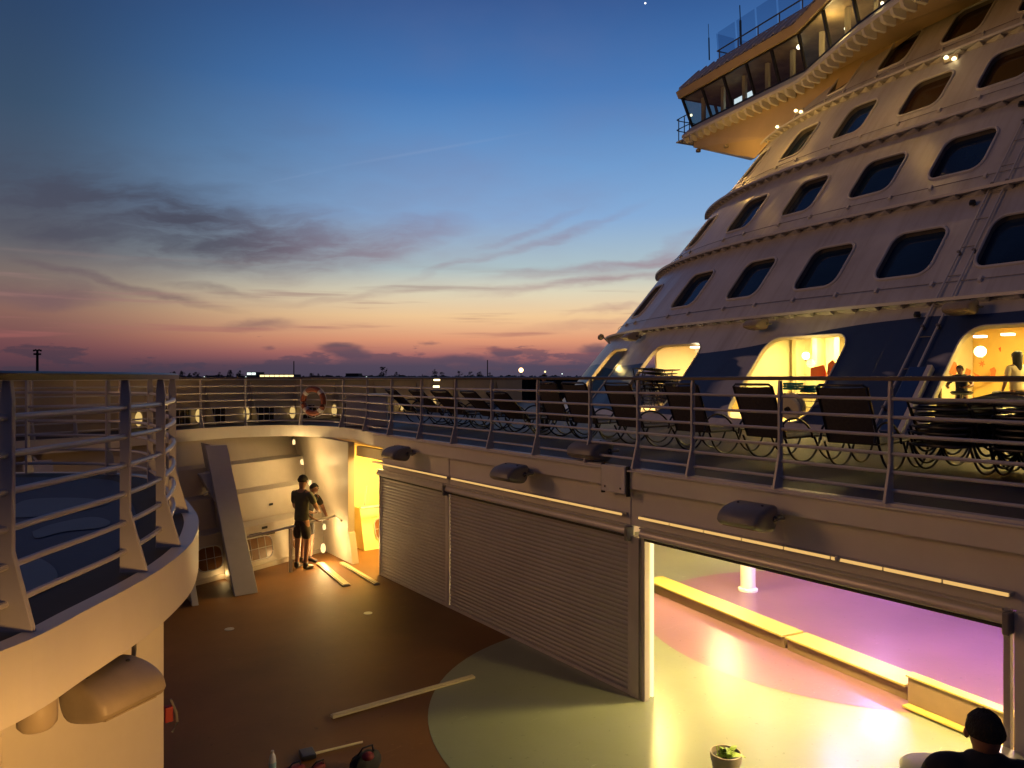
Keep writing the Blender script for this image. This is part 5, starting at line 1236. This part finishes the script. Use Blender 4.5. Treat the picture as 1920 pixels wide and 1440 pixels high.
def mast(px,yt,label,w_,lamps=False,dist=420):
    b=atd(px,708,dist); zt=EZ+(708-yt)*dist/F; t=thing('mast',label,'mast',(b.x,b.y,-14))
    MB().tube([(b.x,b.y,-14),(b.x,b.y,zt)],w_,6,rs=[1.2,.8]).build('pole',SIL,t)
    if lamps:
        for k in range(5):
            q=b+RT.to_3d()*(k-2)*1.0; MB().box(q.x-.4,q.x+.4,q.y-.4,q.y+.4,zt-.6+.3*(k%2),zt+.4+.3*(k%2)).build('floodlight_head',SIL,t)
        MB().lathe([(1.9,zt-2.6),(1.9,zt-1.6)],(b.x,b.y,0),10).build('platform',SIL,t)
mast(70,657,'tall floodlight mast on the skyline at the far left',.75,True); mast(551,677,'thin mast right of the lit building',.35); mast(914,675,'thin mast above the right clump of trees',.35)
def box_far(px0,px1,y0,y1,dist,mt_,name,label,cat):
    a=atd(px0,708,dist); b=atd(px1,708,dist); z0=EZ+(708-y1)*dist/F; z1=EZ+(708-y0)*dist/F; d=FW.to_3d()*12
    t=thing(name,label,cat,(a.x,a.y,-14)); MB().hexa([(a.x,a.y,-14),(b.x,b.y,-14),(b.x+d.x,b.y+d.y,-14),(a.x+d.x,a.y+d.y,-14)],[(a.x,a.y,z1),(b.x,b.y,z1),(b.x+d.x,b.y+d.y,z1),(a.x+d.x,a.y+d.y,z1)]).build('wall',SILB,t)
    if mt_:
        n=max(2,int((px1-px0)/9)); 
        for k in range(n):
            p=a.lerp(b,(k+.08)/n)-FW.to_3d()*.2; q_=a.lerp(b,(k+.95)/n)-FW.to_3d()*.2
            MB().extr([(p.x,p.y,z0+.3),(q_.x,q_.y,z0+.3),(q_.x,q_.y,z1-.3),(p.x,p.y,z1-.3)],(-.05,-.05,0)).build('lit_window',mt_,t)
box_far(463,480,697.5,704,360,WIN_W,'lit_sign_building','small block with a bright white sign front on the far shore','building')
box_far(487,551,702,707.5,360,WIN_L,'terminal_building','long low building with bright yellow windows on the far shore','building')
box_far(648,672,700,708,500,None,'warehouse','dark low warehouse on the skyline right of the life ring','building')
def far_lamp(px,py,r_,label,mt_,dist=300):
    q=atd(px,py,dist); t=thing('street_lamp',label,'street lamp',(q.x,q.y,-14),group='lamps on the far shore'); MB().ball(q,r_*dist/F,12).build('lamp_head',mt_,t,smooth=True); MB().tube([(q.x,q.y,-14),(q.x,q.y,q.z-r_*dist/F)],.15,6).build('pole',SIL,t)
far_lamp(977,694,4.2,'brightest amber lamp on the far shore right of the mast',AMBER); far_lamp(1022,697,1.8,'small lamp right of the brightest shore lamp',WIN_L); far_lamp(1101,695,1.8,'small lamp near the left foot of the ship front',WIN_L); far_lamp(1123,692,3.6,'amber lamp just left of the ship front',AMBER)
for px,lab in ((383,'faint shore light over the left rail bars'),(461,'faint shore light under the white sign'),(687,'faint shore light by the locker'),(1054,'faint shore light between the small lamps')): far_lamp(px,707 if px<900 else 701,1.1,lab,WIN_W)
q=atd(1210,6,5000); t=tag(MB().ball(q,5.5,10).build('evening_star',emat('star_light',(1,1,.95),3),smooth=True),'single bright evening star at the top of the sky','star')
